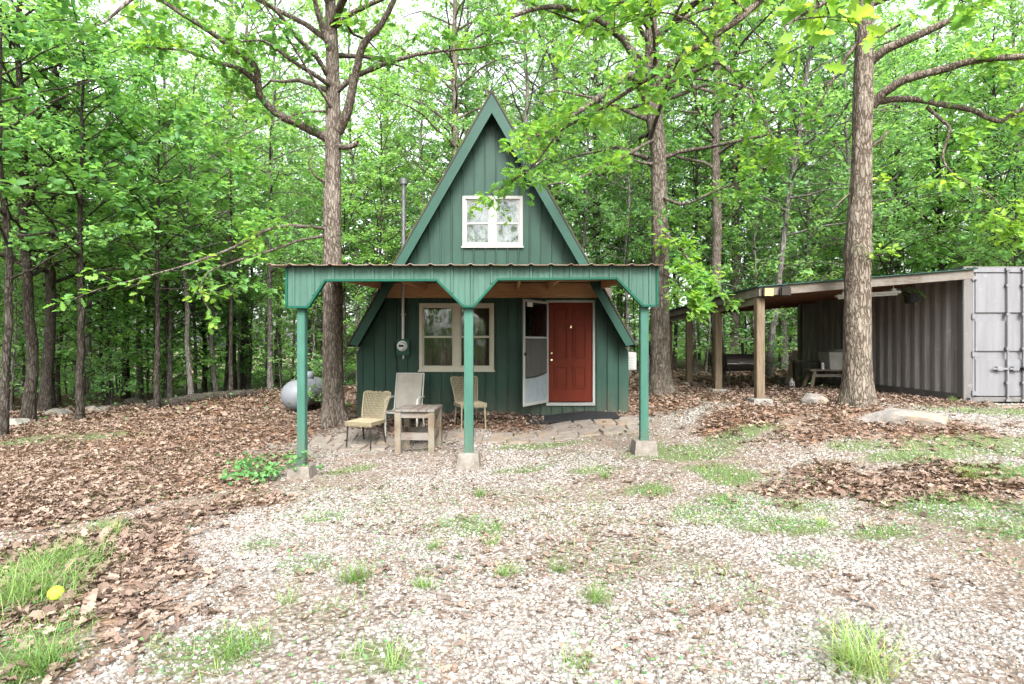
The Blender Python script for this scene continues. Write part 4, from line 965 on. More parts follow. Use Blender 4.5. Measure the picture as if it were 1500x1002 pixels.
eg = MB(); eg.tube([tuple(MS @ Vector((a, 0, b + .012))) for a, b in top], .012, 6); eg.build('screen_edge', M['black'], sdoor)
MB().box(SW - .07, SW - .01, -.05, .05, 1.44, 1.50, MS).build('handle', M['black'], sdoor, bevel=.01)
MB().box(SW - .25, SW - .08, -.03, -.016, s1 - .13, s1 - .055, MS).box(SW - .3, SW - .1, .016, .03, s1 - .14, s1 - .055, MS).build('closer', M['plastic_white'], sdoor, bevel=.006)

em = MB().box(-2.35, -2.08, HY - .12, HY - .027, 1.43, 1.76).build('electric_meter', M['meter_green'], cabin, bevel=.012)
MB().tube([(-2.225, HY - .12, 1.62), (-2.225, HY - .15, 1.62), (-2.225, HY - .152, 1.62), (-2.225, HY - .22, 1.62), (-2.225, HY - .235, 1.62)], [.105, .105, .088, .085, .06], 20).build('dial', M['dial'], em, smooth=False)
MB().box(-2.275, -2.175, HY - .24, HY - .234, 1.60, 1.645).build('register', M['black'], em)
MB().tube([(-2.22, HY - .07, 1.75), (-2.22, HY - .07, 2.95)], .032, 12).box(-2.27, -2.17, HY - .045, HY - .03, 2.25, 2.28).build('conduit', M['galv'], em, smooth=False)
MB().tube([(-2.30, HY - .05, 1.43), (-2.39, HY - .045, 1.62), (-2.40, HY - .045, 1.70), (-2.38, HY - .045, 1.4), (-2.30, HY - .045, .9), (-2.28, HY - .045, .5), (-2.28, HY - .045, .1)], .009, 6).build('ground_wire', M['black'], em)
MB().box(-2.23, -2.20, HY - .08, HY - .05, 1.36, 1.43).build('seal', M['alu'], em)
ac = MB().box(HX1 + .0, HX1 + .26, 11.62, 12.15, 1.10, 1.48).build('air_conditioner', M['white'], cabin, bevel=.015)
g_ = MB()
for i in range(9): g_.box(HX1 + .03, HX1 + .20, 11.608, 11.622, 1.14 + i * .035, 1.155 + i * .035)
g_.build('grille', M['galv'], ac)
pp = MB().tube([(-2.58, 13.0, 2.4), (-2.58, 13.0, 5.42)], .048, 14); pp.tube([(-2.58, 13, 5.38), (-2.58, 13, 5.44), (-2.58, 13, 5.45), (-2.58, 13, 5.55), (-2.58, 13, 5.6)], [.055, .055, .09, .09, .03], 14)
pp.build('stove_pipe', M['pipe'], cabin, smooth=False)
MB().tube([(-2.58, 13, 2.62), (-2.58, 13, 2.95)], [.16, .07], 14).build('flashing', M['roof'], cabin)

# ------------------------------------------------------------------ porch
porch = thing('porch', 'green porch with scalloped metal fascia on three square posts in front of the cabin', 'porch')
S = F / 7.9
def q(px, py): return ((px - 750) / S, CAMZ + (501 - py) / S)
prof = [q(421, 450), q(452, 450), q(477, 411), q(640, 410.5), q(679, 449), q(694, 449), q(729, 409.5), q(903, 408), q(941, 448), q(962, 448)]
tl, tr_ = q(421, 390.5), q(962, 388)
YF = 7.88
MB().prism([tl] + prof + [tr_], YF, YF + .05).build('fascia', M['fascia'], porch)
fr = MB(); px_, pz_ = [p[0] for p in prof], [p[1] for p in prof]
i = 0; x = tl[0] + .10
while x < tr_[0] - .05:
    zt = np.interp(x, [tl[0], tr_[0]], [tl[1], tr_[1]]); zb_ = max(np.interp(x - .03, px_, pz_), np.interp(x + .03, px_, pz_)) + .004
    fr.prism([(x - .026, YF + .0008), (x - .013, YF - .02), (x + .013, YF - .02), (x + .026, YF + .0008)], zb_, zt - .002, axis='z')
    for dx in (.095, .19):
        xx = x + dx
        if xx < tr_[0] - .03: fr.prism([(xx - .010, YF + .0008), (xx - .004, YF - .006), (xx + .004, YF - .006), (xx + .010, YF + .0008)], max(np.interp(xx - .01, px_, pz_), np.interp(xx + .01, px_, pz_)) + .004, zt - .002, axis='z')
    x += .2855
fr.build('fascia_ribs', M['fascia'], porch)
tm = MB()
tpts = [(tl[0], tl[1] - .01)] + prof + [(tr_[0], tr_[1] - .01)]
for a, b in zip(tpts[:-1], tpts[1:]): tm.bar((a[0], YF + .015, a[1]), (b[0], YF + .015, b[1]), .075, .032, up=(0, 0, 1) if abs(a[0] - b[0]) > .01 else (1, 0, 0))
tm.build('edge_trim', M['fascia_edge'], porch)
MB().prism([(x, z) for x, z in prof[1:3]] + [(prof[3][0], prof[3][1]), prof[4], prof[5], prof[6], prof[7], prof[8]] + [(tr_[0] - .2, 2.74), (tl[0] + .2, 2.74)], YF + .052, YF + .062).build('backing', M['ply'], porch)
def pr_z(y): return 2.795 + (y - 7.75) * .052
n_ = 0
lay = MB(); pts = []; x = tl[0] - .235
while x < tr_[0] + .04:
    pts += [(x, 0), (x + .03, .019), (x + .055, .019), (x + .085, 0)]; x += .2855
pts.append((tr_[0] + .05, 0))
V = []; Fc = []
nP = len(pts)
for yy in (7.74, 11.17):
    for off in (0, -.006): V += [(a, yy, pr_z(yy) + b + off) for a, b in pts]
for i in range(nP - 1):
    Fc += [(i, i + 1, 2 * nP + i + 1, 2 * nP + i), (nP + i + 1, nP + i, 3 * nP + i, 3 * nP + i + 1), (i + 1, i, nP + i, nP + i + 1), (2 * nP + i, 2 * nP + i + 1, 3 * nP + i + 1, 3 * nP + i)]
lay.add(V, Fc).build('roof_sheet', M['porch_roof'], porch)
dk = MB(); dx0, dx1 = tl[0] + .05, tr_[0] - .05
for i in range(6):
    a = 7.96 + i * .535; dk.prism([(a, pr_z(a) - .05), (a + .52, pr_z(a + .52) - .05), (a + .52, pr_z(a + .52) - .012), (a, pr_z(a) - .012)], dx0, dx1, axis='x')
dk.build('roof_boards', M['ply'], porch)
for x in (-2.62, -1.75, -.72, .12, .72, 1.78):
    MB().prism([(7.95, pr_z(7.95) - .19), (11.115, pr_z(11.1) - .20), (11.115, pr_z(11.1) - .053), (7.95, pr_z(7.95) - .053)], x - .02, x + .02, axis='x').build('rafter', M['wood_y'], porch)
MB().box(tl[0] + .08, tr_[0] - .08, 7.944, 7.948 + .0, 2.62, 2.74).build('header_beam', M['wood_x'], porch)
MB().box(-2.64, 1.84, 11.118, 11.165, 2.60, 2.90).build('ledger_board', M['wood_x'], porch)
for px, ptop, pz0, lab in ((438.8, 683, 702, None), (686, 664, 689, None), (945.5, 646, 670, None)):
    x = (px - 750) / S; zt = CAMZ - (ptop - 501) / S; zg = CAMZ - (pz0 - 501) / S
    hw = .058 if px != 686 else .066
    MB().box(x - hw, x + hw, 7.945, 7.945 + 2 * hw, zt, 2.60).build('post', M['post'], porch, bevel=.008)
    MB().box(x - hw - .004, x + hw + .004, 7.941, 7.949 + 2 * hw, zt + .0, zt + .03).build('post_shoe', M['post'], porch)
    hb, ht = .19, .145; yc = 7.945 + hw; zb2 = zg - .12
    o_ = MB().add([(x + sx * h_, yc + sy * h_, z_) for z_, h_ in ((zb2, hb), (zt - .012, ht), (zt, ht - .012)) for sx, sy in ((-1, -1), (1, -1), (1, 1), (-1, 1))],
             [(0, 3, 2, 1), (8, 9, 10, 11)] + [(r * 4 + i, r * 4 + (i + 1) % 4, (r + 1) * 4 + (i + 1) % 4, (r + 1) * 4 + i) for r in (0, 1) for i in range(4)]).build('footing', M['concrete'], porch)

# ------------------------------------------------------------------ path of pavers, door mat
pv = MB(); rr = random.Random(4)
def paver(x, y, w, d_, a):
    z = float(gz(x, y)); tx, ty = rr.uniform(-.05, .05), rr.uniform(-.05, .05)
    sl = (float(gz(x + .2, y) - gz(x - .2, y)) / .4, float(gz(x, y + .2) - gz(x, y - .2)) / .4)
    V = []
    c, s_ = math.cos(a), math.sin(a)
    pts = [(-w / 2, -d_ / 2), (w / 2, -d_ / 2), (w / 2, d_ / 2), (-w / 2, d_ / 2)]
    pts = [(u + rr.uniform(-.03, .03), v + rr.uniform(-.03, .03)) for u, v in pts]
    for top in (0, 1):
        k = 1 - .03 * top
        for u, v in pts:
            X, Y = x + (u * c - v * s_) * k, y + (u * s_ + v * c) * k; V.append((X, Y, z + (u * c - v * s_) * (sl[0] + tx) + (u * s_ + v * c) * (sl[1] + ty) + (.030 if top else -.06)))
    pv.add(V, [(3, 2, 1, 0), (4, 5, 6, 7), (0, 1, 5, 4), (1, 2, 6, 5), (2, 3, 7, 6), (3, 0, 4, 7)])
for i in range(17):
    x = -4.35 + i * .405
    for j in range(2 if x < .3 else 3):
        if rr.random() < .10: continue
        y = 9.42 + j * .40 + (.05 * math.sin(i * .9)) + (-.12 * max(0, -x - 3.0)); paver(x + (j % 2) * .12, y, .385, .375, rr.uniform(-.05, .05) - .02)
struct(pv.build('path', M['paver'], bevel=.008))
mt = thing('door_mat', 'black rubber mat on the pavers below the red door', 'door mat')
X0, Y0 = 1.18, 10.68; z_ = float(gz(X0, Y0)); nx_, ny_ = 24, 10
V = []; Fc = []
for j in range(ny_ + 1):
    for i in range(nx_ + 1):
        u, v = (i / nx_ - .5) * 1.75, (j / ny_ - .5) * .62; V.append((X0 + u + v * .05, Y0 + v - u * .03, float(gz(X0 + u, Y0 + v)) + 0.052 + .006 * math.sin(u * 5 + 1) * (v + .4)))
for j in range(ny_):
    for i in range(nx_): a = j * (nx_ + 1) + i; Fc.append((a, a + 1, a + nx_ + 2, a + nx_ + 1))
n0 = len(V); V += [(a, b, c - .014) for a, b, c in V]; Fc += [tuple(i + n0 for i in f[::-1]) for f in Fc]
bd = [i for i in range(nx_ + 1)] + [(j + 1) * (nx_ + 1) - 1 for j in range(1, ny_ + 1)] + [ny_ * (nx_ + 1) + i for i in range(nx_ - 1, -1, -1)] + [j * (nx_ + 1) for j in range(ny_ - 1, 0, -1)]
for a, b in zip(bd, bd[1:] + bd[:1]): Fc.append((a, a + n0, b + n0, b))
MB().add(V, Fc).build('rubber_sheet', M['mat'], mt)

# ------------------------------------------------------------------ porch furniture
def wicker_chair(loc, rz, label, legmat, group):
    t = thing('wicker_chair', label, 'chair', loc, rz, group)       # faces local -y
    st = MB()
    st.box(-.25, .25, -.25, .22, .395, .45)
    for i in range(22): st.box(-.255, .255, -.255 + i * .0215, -.255 + i * .0215 + .014, .449, .458)
    for i in range(20): st.box(-.245 + i * .0255, -.245 + i * .0255 + .015, -.262, -.249, .375, .456)
    st.build('seat', M['wicker'], t, bevel=.003)
    def bk(u, v):       # u -1..1, v 0..1
        w = .205 + .055 * v; y = .20 + .16 * v ** 1.25 + .03 * (1 - u * u); return (u * w, y, .43 + .47 * v + .012 * math.cos(u * 9) * v)
    b = MB()
    for i in range(19):
        u = -1 + 2 * i / 18; b.tube([bk(u, v) for v in np.linspace(0, 1, 7)], .0075, 5)
    for v in np.linspace(.02, .99, 12): b.tube([tuple(np.array(bk(u, v)) + (0, .006, 0)) for u in np.linspace(-1, 1, 9)], .0045, 4)
    b.build('backrest', M['wicker'], t)
    f = MB()
    f.tube([bk(-1.03, v) for v in np.linspace(0, 1, 7)] + [bk(u, 1.03) for u in np.linspace(-1, 1, 11)] + [bk(1.03, v) for v in np.linspace(1, 0, 7)], .014, 8)
    f.build('back_frame', M['wicker'], t)
    for x, y, dx, dy in ((-.22, -.22, -.015, -.03), (.22, -.22, .015, -.03), (-.20, .20, -.02, .09), (.20, .20, .02, .09)):
        MB().tube([(x, y, .43), (x + dx * .5, y + dy * .4, .2), (x + dx, y + dy, -.03)], [.016, .014, .012], 8).build('leg', legmat, t)
    return t
def ground_at(px, py): return Vector(G(px, py))
c1 = (ground_at(508, 663) + ground_at(552, 658) + ground_at(523, 650) + ground_at(562, 648)) / 4
wicker_chair(c1, R(-17), 'tan wicker chair with black legs and a frayed top edge beside the wooden table', M['black_metal'], 'wicker chairs on the porch')
c2 = ground_at(688, 625)
wicker_chair(c2, R(22), 'tan wicker chair with tan legs under the cream window', M['wicker'], 'wicker chairs on the porch')
c3 = ground_at(594, 634)
t = thing('sling_chair', 'grey high backed sling chair with pale metal arms behind the wooden table', 'chair', c3, R(-6))
sp_ = lambda v: (.10 + .20 * v, .42 + .70 * v)
b = MB()
pts = [(-.02, .43)] + [(.16 + .17 * v - .03 * math.sin(v * 3.1), .44 + .66 * v) for v in np.linspace(0, 1, 9)]
b.prism([(y - .006, z) for y, z in pts[1:]] + [(y + .006, z) for y, z in pts[:0:-1]], -.245, .245, axis='x'); b.build('backrest', M['sling'], t)
MB().prism([(-.27, .43), (0, .40), (.16, .425), (.16, .435), (0, .41), (-.27, .44)], -.245, .245, axis='x').build('seat', M['sling'], t)
for s_ in (-1, 1):
    x = s_ * .27
    MB().tube([(x, -.27, .43), (x, 0, .405), (x, .16, .43), (x, .22, .70), (x, .33, 1.10)], .014, 8).build('side_frame', M['chair_frame'], t)
    MB().tube([(x + s_ * .03, -.27, -.03), (x + s_ * .03, -.28, .40), (x + s_ * .03, -.29, .55), (x + s_ * .03, -.24, .64), (x + s_ * .03, -.1, .67), (x + s_ * .03, .2, .66)], [.02, .02, .022, .025, .027, .02], 8).build('arm', M['chair_frame'], t)
    MB().tube([(x, .18, .43), (x + s_ * .02, .30, -.03)], .017, 8).build('leg', M['chair_frame'], t)
MB().tube([(-.27, .33, 1.10), (.27, .33, 1.10)], .013, 8).build('top_bar', M['chair_frame'], t)
MB().tube([(-.29, -.26, .40), (.29, -.26, .40)], .013, 8).build('front_bar', M['chair_frame'], t)

c4 = (ground_at(580, 664) + ground_at(629, 664) + ground_at(644, 653)) / 3 + Vector((-.07, .14, 0))
t = thing('wooden_table', 'weathered grey plank side table standing on the gravel between the chairs', 'table', c4, R(-3))
tw, td, th = .335, .36, .70
for i in range(5):
    x = -tw + i * (2 * tw / 5)
    MB().box(x + .004, x + 2 * tw / 5 - .004, -td - .02 + rr.uniform(-.015, .015), td + rr.uniform(-.015, .015), th - .035, th + rr.uniform(-.003, .004)).build('plank', M['old_y'], t, bevel=.004)
for sx in (-1, 1):
    for sy in (-1, 1):
        MB().box(sx * (tw - .06) - .05, sx * (tw - .06) + .05, sy * (td - .055) - .045, sy * (td - .055) + .045, -.06, th - .037).build('leg', M['old_z'], t, bevel=.004)
for sy in (-1, 1):
    y = sy * (td - .055)
    MB().box(-tw + .112, tw - .112, y - .02, y + .02, th - .14, th - .038).build('apron', M['old_x'], t, bevel=.003)
    MB().box(-tw + .112, tw - .112, y - .02, y + .02, .20, .32).build('rail', M['old_x'], t, bevel=.003)
for sx in (-1, 1):
    x = sx * (tw - .06)
    MB().box(x - .02, x + .02, -td + .102, td - .102, th - .14, th - .038).build('apron', M['old_y'], t, bevel=.003)
    MB().box(x - .02, x + .02, -td + .102, td - .102, .22, .33).build('rail', M['old_y'], t, bevel=.003)

# ------------------------------------------------------------------ propane tank, log, stones, ball
t = thing('propane_tank', 'silver rust streaked propane tank lying behind the left oak', 'tank', (-5.03, 12.75, .09), R(92)); t.scale = (.92, .92, .92)
n = 12; pr = []
for i in range(n + 1):
    a = math.pi / 2 * i / n; pr.append((-.34 * math.cos(a) , .385 * math.sin(a)))
pr = pr + [(1.35 + .34 * math.sin(math.pi / 2 * i / n), .385 * math.cos(math.pi / 2 * i / n)) for i in range(n + 1)]
tk = MB(); tk.tube([(x, 0, .40) for x, r_ in pr], [max(r_, .004) for x, r_ in pr], 36); tk.build('shell', M['tank'], t, smooth=True)
MB().tube([(.0, 0, .40), (.025, 0, .40)], .389, 36).build('weld_seam', M['tank'], t)
MB().tube([(.85, 0, .76), (.85, 0, .90), (.85, 0, .95), (.85, 0, .97)], [.15, .15, .12, .02], 18).build('dome_lid', M['tank'], t, smooth=True)
for x in (.25, 1.15): MB().box(x - .04, x + .04, -.22, .22, -.08, .12).build('leg', M['black_metal'], t)
a, b = Vector((-10.3, 15.4, 0)), Vector((-7.9, 17.3, 0)); T = Tree(np.random.default_rng(5))
pl = curve(np.array(a) + (0, 0, .1), np.array(b) + (0, 0, .1), .02, 14, T.rng, .4); pl[:, 2] = gz(pl[:, 0], pl[:, 1]) + .1
V, Qd = tube_np(pl, np.linspace(.16, .11, 14), 14, rough=.15, rng=T.rng)
tag(mesh_np('fallen_log', V, [Qd, ], M['bark_dark'], smooth=True), 'long dark fallen log lying along the wood edge on the left', 'log')
def rock(px, py, sx, sy, sz, label, mat='rock', group=None, seed=1, sink=.3):
    import bmesh
    X, Y, Z = G(px, py); bm = bmesh.new(); bmesh.ops.create_icosphere(bm, subdivisions=4, radius=1)
    r_ = np.random.default_rng(seed); ds = unit(r_, 11); dd = r_.uniform(.62, .95, 11)
    for v in bm.verts:
        p = np.array(v.co); k = min([1.05] + [d / max(p @ q_, 1e-3) for q_, d in zip(ds, dd) if p @ q_ > .3])
        k *= 1 + .07 * (fbm(p[0] * 3 + seed, p[1] * 3 + p[2] * 2, seed, 3) - .5) * 2
        v.co = Vector((p[0] * k * sx, p[1] * k * sy, p[2] * k * sz))
    me = bpy.data.meshes.new('rock'); bm.to_mesh(me); bm.free(); me.materials.append(M[mat])
    o = bpy.data.objects.new('rock', me); col.objects.link(o); o.location = (X, Y, Z + sz * (1 - 2 * sink) * .5); o.rotation_euler = (0, 0, r_.uniform(-.3, .3)); tag(o, label, 'rock', group); return o
rock(1314, 621, .66, .36, .2, 'low flat pale rock, largest in the yard, in leaves before the pale oak', seed=8)
rock(1194, 592, .26, .2, .15, 'pale stone in the leaves left of the big pale oak', seed=12)
rock(1186, 583, .15, .12, .08, 'small tan stone just behind the pale stone near the carport', 'rock_dull', seed=13)
for i, (px, py, s_, lab) in enumerate(((80, 609, .25, 'pale stone beside the leaning trunk base, largest of the left stone line'), (97, 606, .17, 'small pale stone between the leaning trunk and the hickory'), (133, 603, .26, 'grey stone just right of the hickory stem'), (170, 597, .27, 'flat pale stone left of the stout dark trunk'),
                                  (195, 592, .34, 'long pale stone under the stout dark trunk'), (30, 622, .2, 'grey stone at the foot of the dark straight trunk'), (15, 624, .22, 'dull stone close to the left edge of the picture'), (222, 590, .2, 'pale stone where the fallen log begins'), (150, 601, .16, 'small dull stone between two bigger ones right of the hickory'))):
    rock(px, py, s_ * 1.25, s_ * .9, s_ * .62, lab, 'rock' if i % 3 else 'rock_dull', 'stones along the wood edge', 20 + i)
X, Y, Z = G(82, 880); bl = MB(); bl.tube([(0, 0, .05 + .048 * -math.cos(a)) for a in np.linspace(0.02, math.pi - .02, 14)], [.048 * math.sin(a) for a in np.linspace(0.02, math.pi - .02, 14)], 22)
o = bl.build('ball', M['ball'], smooth=True); o.location = (X, Y, Z); tag(o, 'yellow green ball lying in the leaves beside the left grass patch', 'ball')

# ------------------------------------------------------------------ shipping container
ct = thing('shipping_container', 'grey steel shipping container with weathered corrugated side', 'container', (0, 0, 0))
X0, X1, Y0, Y1, Z0, Z1 = 8.6, 11.04, 10.4, 16.46, .55, 3.14
pts = []; y = Y0 + .17
while y < Y1 - .2:
    pts += [(X0 + .022, y), (X0 + .022, y + .072), (X0 + .066, y + .14), (X0 + .066, y + .21)]; y += .278
V = [(x, yy, z) for z in (Z0 + .15, Z1 - .10) for x, yy in pts]; n = len(pts)
MB().add(V, [(i, i + 1, n + i + 1, n + i) for i in range(n - 1)]).build('side_panel', M['cont_side'], ct)
MB().box(X0 + .08, X1 - .08, Y0 + .16, Y1 - .02, Z0 + .1, Z1 - .03).build('body', M['cont_side'], ct)
MB().box(X0 - .0, X0 + .1, Y0 + .16, Y1 - .16, Z0 + .02, Z0 + .152).build('bottom_rail', M['cont_frame'], ct, bevel=.006)
MB().box(X0 + .005, X0 + .1, Y0 + .16, Y1 - .16, Z1 - .12, Z1 - .02).build('top_rail', M['cont_frame'], ct, bevel=.006)
for a in (Y0, Y1 - .16): MB().box(X0 - .004, X0 + .17, a, a + .162, Z0 + .11, Z1 - .12).build('corner_post', M['cont_frame'], ct, bevel=.01)
MB().box(X1 - .17, X1, Y0, Y0 + .16, Z0 + .11, Z1 - .12).build('corner_post', M['cont_door'], ct, bevel=.01)
for xx in (X0 - .006, X1 - .17):
    for zz in (Z0, Z1 - .118):
        cc = MB().box(xx, xx + .178, Y0 - .006, Y0 + .165, zz, zz + .118).build('corner_casting', M['cont_frame'], ct, bevel=.008)
        MB().box(xx + .055, xx + .125, Y0 - .009, Y0 - .004, zz + .03, zz + .09).box(xx - .003, xx + .002, Y0 + .05, Y0 + .12, zz + .03, zz + .09).build('casting_hole', M['black'], cc)
MB().box(X0 + .175, X1 - .175, Y0 + .0, Y0 + .12, Z1 - .115, Z1 - .01).build('header', M['cont_door'], ct, bevel=.006)
MB().box(X0 + .175, X1 - .175, Y0 + .0, Y0 + .12, Z0 + .01, Z0 + .10).build('door_sill', M['cont_frame'], ct, bevel=.006)
def cz(py): return CAMZ - (py - 501) * Y0 / F
for k in (0, 1):
    a = X0 + .185 + k * 1.04; b = a + 1.03
    zt, zb_ = Z1 - .125, Z0 + .115
    d = MB(); bands = [(cz(470), cz(458)), (cz(526.5), cz(514.5))]
    zs = [zb_, bands[1][0], bands[1][1], bands[0][0], bands[0][1], zt]
    d.box(a, b, Y0 + .055, Y0 + .075, zb_, zt)
    e = .055
    for i, (u, v) in enumerate(zip(zs[:-1], zs[1:])):
        if i % 2 == 0:
            d.prism([(a + e, u), (b - e, u), (b - e, v), (a + e, v)], Y0 + .02, Y0 + .054)
    d.box(a, a + e - .001, Y0 + .03, Y0 + .054, zb_, zt); d.box(b - e + .001, b, Y0 + .03, Y0 + .054, zb_, zt)
    dr = d.build('container_door', M['cont_door'], ct, bevel=.008)
    for bx in ((a + .64, a + .94) if k == 0 else (a + .1, a + .4)):
        MB().tube([(bx, Y0 - .015, Z0 + .03), (bx, Y0 - .015, Z1 - .03)], .0175, 10).box(bx - .045, bx + .045, Y0 - .04, Y0 + .0, Z0 + .02, Z0 + .06).box(bx - .045, bx + .045, Y0 - .04, Y0 + .0, Z1 - .08, Z1 - .03).build('locking_bar', M['cont_door'], dr)
        for zz in (Z0 + .35, Z0 + 1.0, Z0 + 1.65, Z0 + 2.2): MB().box(bx - .04, bx + .04, Y0 - .038, Y0 + .019, zz, zz + .05).build('bar_guide', M['cont_door'], dr, bevel=.004)
        MB().box(bx - .30, bx + .02, Y0 - .045, Y0 - .033, cz(541.5), cz(538.5)).box(bx - .22, bx - .12, Y0 - .05, Y0 + .018, cz(543), cz(537)).build('lock_handle', M['cont_door'], dr, bevel=.003)
    hx = X0 + .165 if k == 0 else X1 - .22
    for py in (407, 463.5, 519, 576):
        MB().box(hx - .02, hx + .10, Y0 - .02, Y0 + .03, cz(py) - .035, cz(py) + .035).tube([(hx, Y0 - .012, cz(py) - .055), (hx, Y0 - .012, cz(py) + .055)], .018, 8).build('hinge', M['cont_door'], dr)
for xx in (X0 + .05, X1 - .25): 
    for yy in (Y0 + .05, Y1 - .4): MB().box(xx, xx + .3, yy, yy + .3, Z0 - .4, Z0 - .002).build('support_block', M['concrete'], ct)
MB().box(X0 + .0, X1, Y0, Y1, Z1 - .018, Z1 - .002).build('roof', M['cont_frame'], ct)

# ------------------------------------------------------------------ carport against the container
cp = thing('carport', 'weathered timber lean-to carport against the container side', 'carport')
CX0, CX1, CY0, CY1 = 4.62, 8.58, 10.2, 16.35
def crz(x, y): 
    u = (x - CX0) / (CX1 - CX0); v = (y - CY0) / (CY1 - CY0); return 2.72 + .325 * u - .13 * v
def slab(x0, x1, y0, y1, t0, t1, mb=None):
    V = [(x, y, crz(x, y) + t) for x, y in ((x0, y0), (x1, y0), (x1, y1), (x0, y1)) for t in (t0, t1)]
    return (mb or MB()).add(V, [(0, 2, 4, 6), (1, 7, 5, 3), (0, 1, 3, 2), (2, 3, 5, 4), (4, 5, 7, 6), (6, 7, 1, 0)])
rf = slab(CX0 - .08, CX1 + .05, CY0 - .1, CY1 + .1, .004, .02)
for i in range(17): x = CX0 - .05 + i * .25; slab(x, x + .03, CY0 - .1, CY1 + .1, .0205, .038, rf)
rf.build('roof_sheet', m_plain('roof_green', (.03, .07, .055), .5, .1, .5, 6, .1), cp)
bd_ = MB()
for i in range(26): slab(CX0 + .02, CX1 - .02, CY0 + .05 + i * .236, CY0 + .05 + i * .236 + .225, -.022, .0, bd_)
bd_.build('roof_boards', M['brown_y'], cp)
for i in range(7):
    y = CY0 + .55 + i * .92; slab(CX0 + .08, CX1 - .03, y, y + .045, -.14, -.024).build('rafter', M['brown_y'], cp)
slab(CX0 - .03, CX1 - .0, CY0 - .05, CY0, -.165, -.002).build('fascia_board', M['beam_x'], cp)
slab(CX0 - .03, CX0 + .02, CY0 + .004, CY1, -.165, -.002).build('fascia_board', M['beam_y'], cp)
slab(CX0 + .03, CX1 - .03, CY1 - .05, CY1, -.165, -.024).build('fascia_board', M['brown_y'], cp)
slab(CX0 + .03, CX0 + .09, CY0 + .06, CY1 - .06, -.30, -.145).build('beam', M['beam_y'], cp)
for y, lab in ((10.22, 'front'), (12.3, ''), (14.3, ''), (16.1, '')):
    x = CX0 + .04; zb2 = float(gz(x, y))
    MB().box(x - .075, x + .075, y, y + .14, zb2 - .1, crz(x, y) - (.19 if y < 11 else .30)).build('post', M['post_wood'], cp, bevel=.008)
    MB().add([(x + sx * h_, y + .07 + sy * h_, zb2 + z_) for z_, h_ in ((-.15, .2), (.07, .17), (.09, .15)) for sx, sy in ((-1, -1), (1, -1), (1, 1), (-1, 1))],
             [(0, 3, 2, 1), (8, 9, 10, 11)] + [(r * 4 + i, r * 4 + (i + 1) % 4, (r + 1) * 4 + (i + 1) % 4, (r + 1) * 4 + i) for r in (0, 1) for i in range(4)]).build('footing', M['rock_dull'], cp)
def flood(px, py, mat, label):
    p = P(px, py, CY0 - .1)
    f = MB().box(p[0] - .10, p[0] + .10, CY0 - .14, CY0 - .06, p[2] - .09, p[2] + .09).build('floodlight', M['black'], cp, bevel=.02); f['label'] = label
    MB().box(p[0] - .08, p[0] + .08, CY0 - .147, CY0 - .141, p[2] - .07, p[2] + .07).build('lens', mat, f)
flood(1125, 428, M['lamp_yellow'], 'floodlight with an amber lens'); flood(1150, 427, M['black_metal'], 'floodlight with a dark lens')
a, b = P(1224, 434, 10.75), P(1318, 427.5, 10.75)
tl_ = thing('tube_light', 'long white tube light fitting hung under the carport front', 'light fitting', tuple(a))
a = Vector(a); b = Vector(b) - a
MB().bar((0, 0, 0), b, .09, .05).build('housing', M['plastic_white'], tl_, bevel=.006)
MB().tube([(b * .04 + Vector((0, 0, -.045))), (b * .96 + Vector((0, 0, -.045)))], .016, 8).build('tube', M['plastic_white'], tl_)
for f_ in (.12, .9): MB().bar(b * f_ + Vector((0, 0, .02)), b * f_ + Vector((0, 0, .26)), .012).box(b.x * f_ - .04, b.x * f_ + .04, -.03, .03, b.z * f_ + .026, b.z * f_ + .07).build('hanger', M['galv'], tl_)
p = P(1335, 432, 10.9)
hb = thing('hanging_planter', 'dark hanging pot with green moss under the carport near the container corner', 'planter', tuple(p))
MB().tube([(0, 0, -.17), (0, 0, -.165), (0, 0, .03), (0, 0, .035)], [.10, .11, .15, .13], 16).build('pot', M['black'], hb)
MB().tube([(-.14, 0, .03), (-.04, 0, .2), (0, 0, .3)], .006, 5).tube([(.14, 0, .03), (.04, 0, .2), (0, 0, .3)], .006, 5).build('hanger', M['black'], hb)
T = Tree(np.random.default_rng(9))
for i in range(14):
    a_ = i * 2.4; pl = curve(np.array((math.cos(a_) * .08, math.sin(a_) * .08, .03)), np.array((math.cos(a_) * .17, math.sin(a_) * .15, rr.uniform(-.1, .14))), .4, 5, T.rng); T.tube(pl, .004, 4); T.spray(pl, .003, .055, 18, .06, 4, .1, .4, .6, 0)
T.meshes(M['hanging_green'], M['leaf_mid'], SIMPLE, hb, 'stem', 'foliage')

# ------------------------------------------------------------------ things under the carport
p = P(1087, 531, 13.2); zg = float(gz(p[0], p[2] * 0 + 13.2))
gr_ = thing('barrel_grill', 'black barrel barbecue grill on thin legs under the carport', 'grill', (p[0], 13.2, zg), R(4)); h = p[2] - zg
r_ = .2; L = .47
MB().tube([(-L - .02, 0, h), (-L, 0, h), (L, 0, h), (L + .02, 0, h)], [.16, r_, r_, .16], 28).build('barrel', M['black_metal'], gr_, smooth=False)
MB().tube([(-L + .02, 0, h + .0), (L - .02, 0, h + .0)], [r_ + .006, r_ + .006], 28).build('lid', M['black_metal'], gr_)
MB().bar((-L, -r_ - .02, h - .02), (L, -r_ - .02, h - .02), .025, .012).tube([(-.18, -r_ - .02, h - .0), (-.18, -r_ - .07, h), (.18, -r_ - .07, h - .03), (.18, -r_ - .02, h - .03)], .01, 6).build('handle', M['galv'], gr_)
MB().tube([(.05, .05, h + r_ - .02), (.03, .05, h + r_ + .28)], .035, 12).build('chimney', M['black_metal'], gr_)
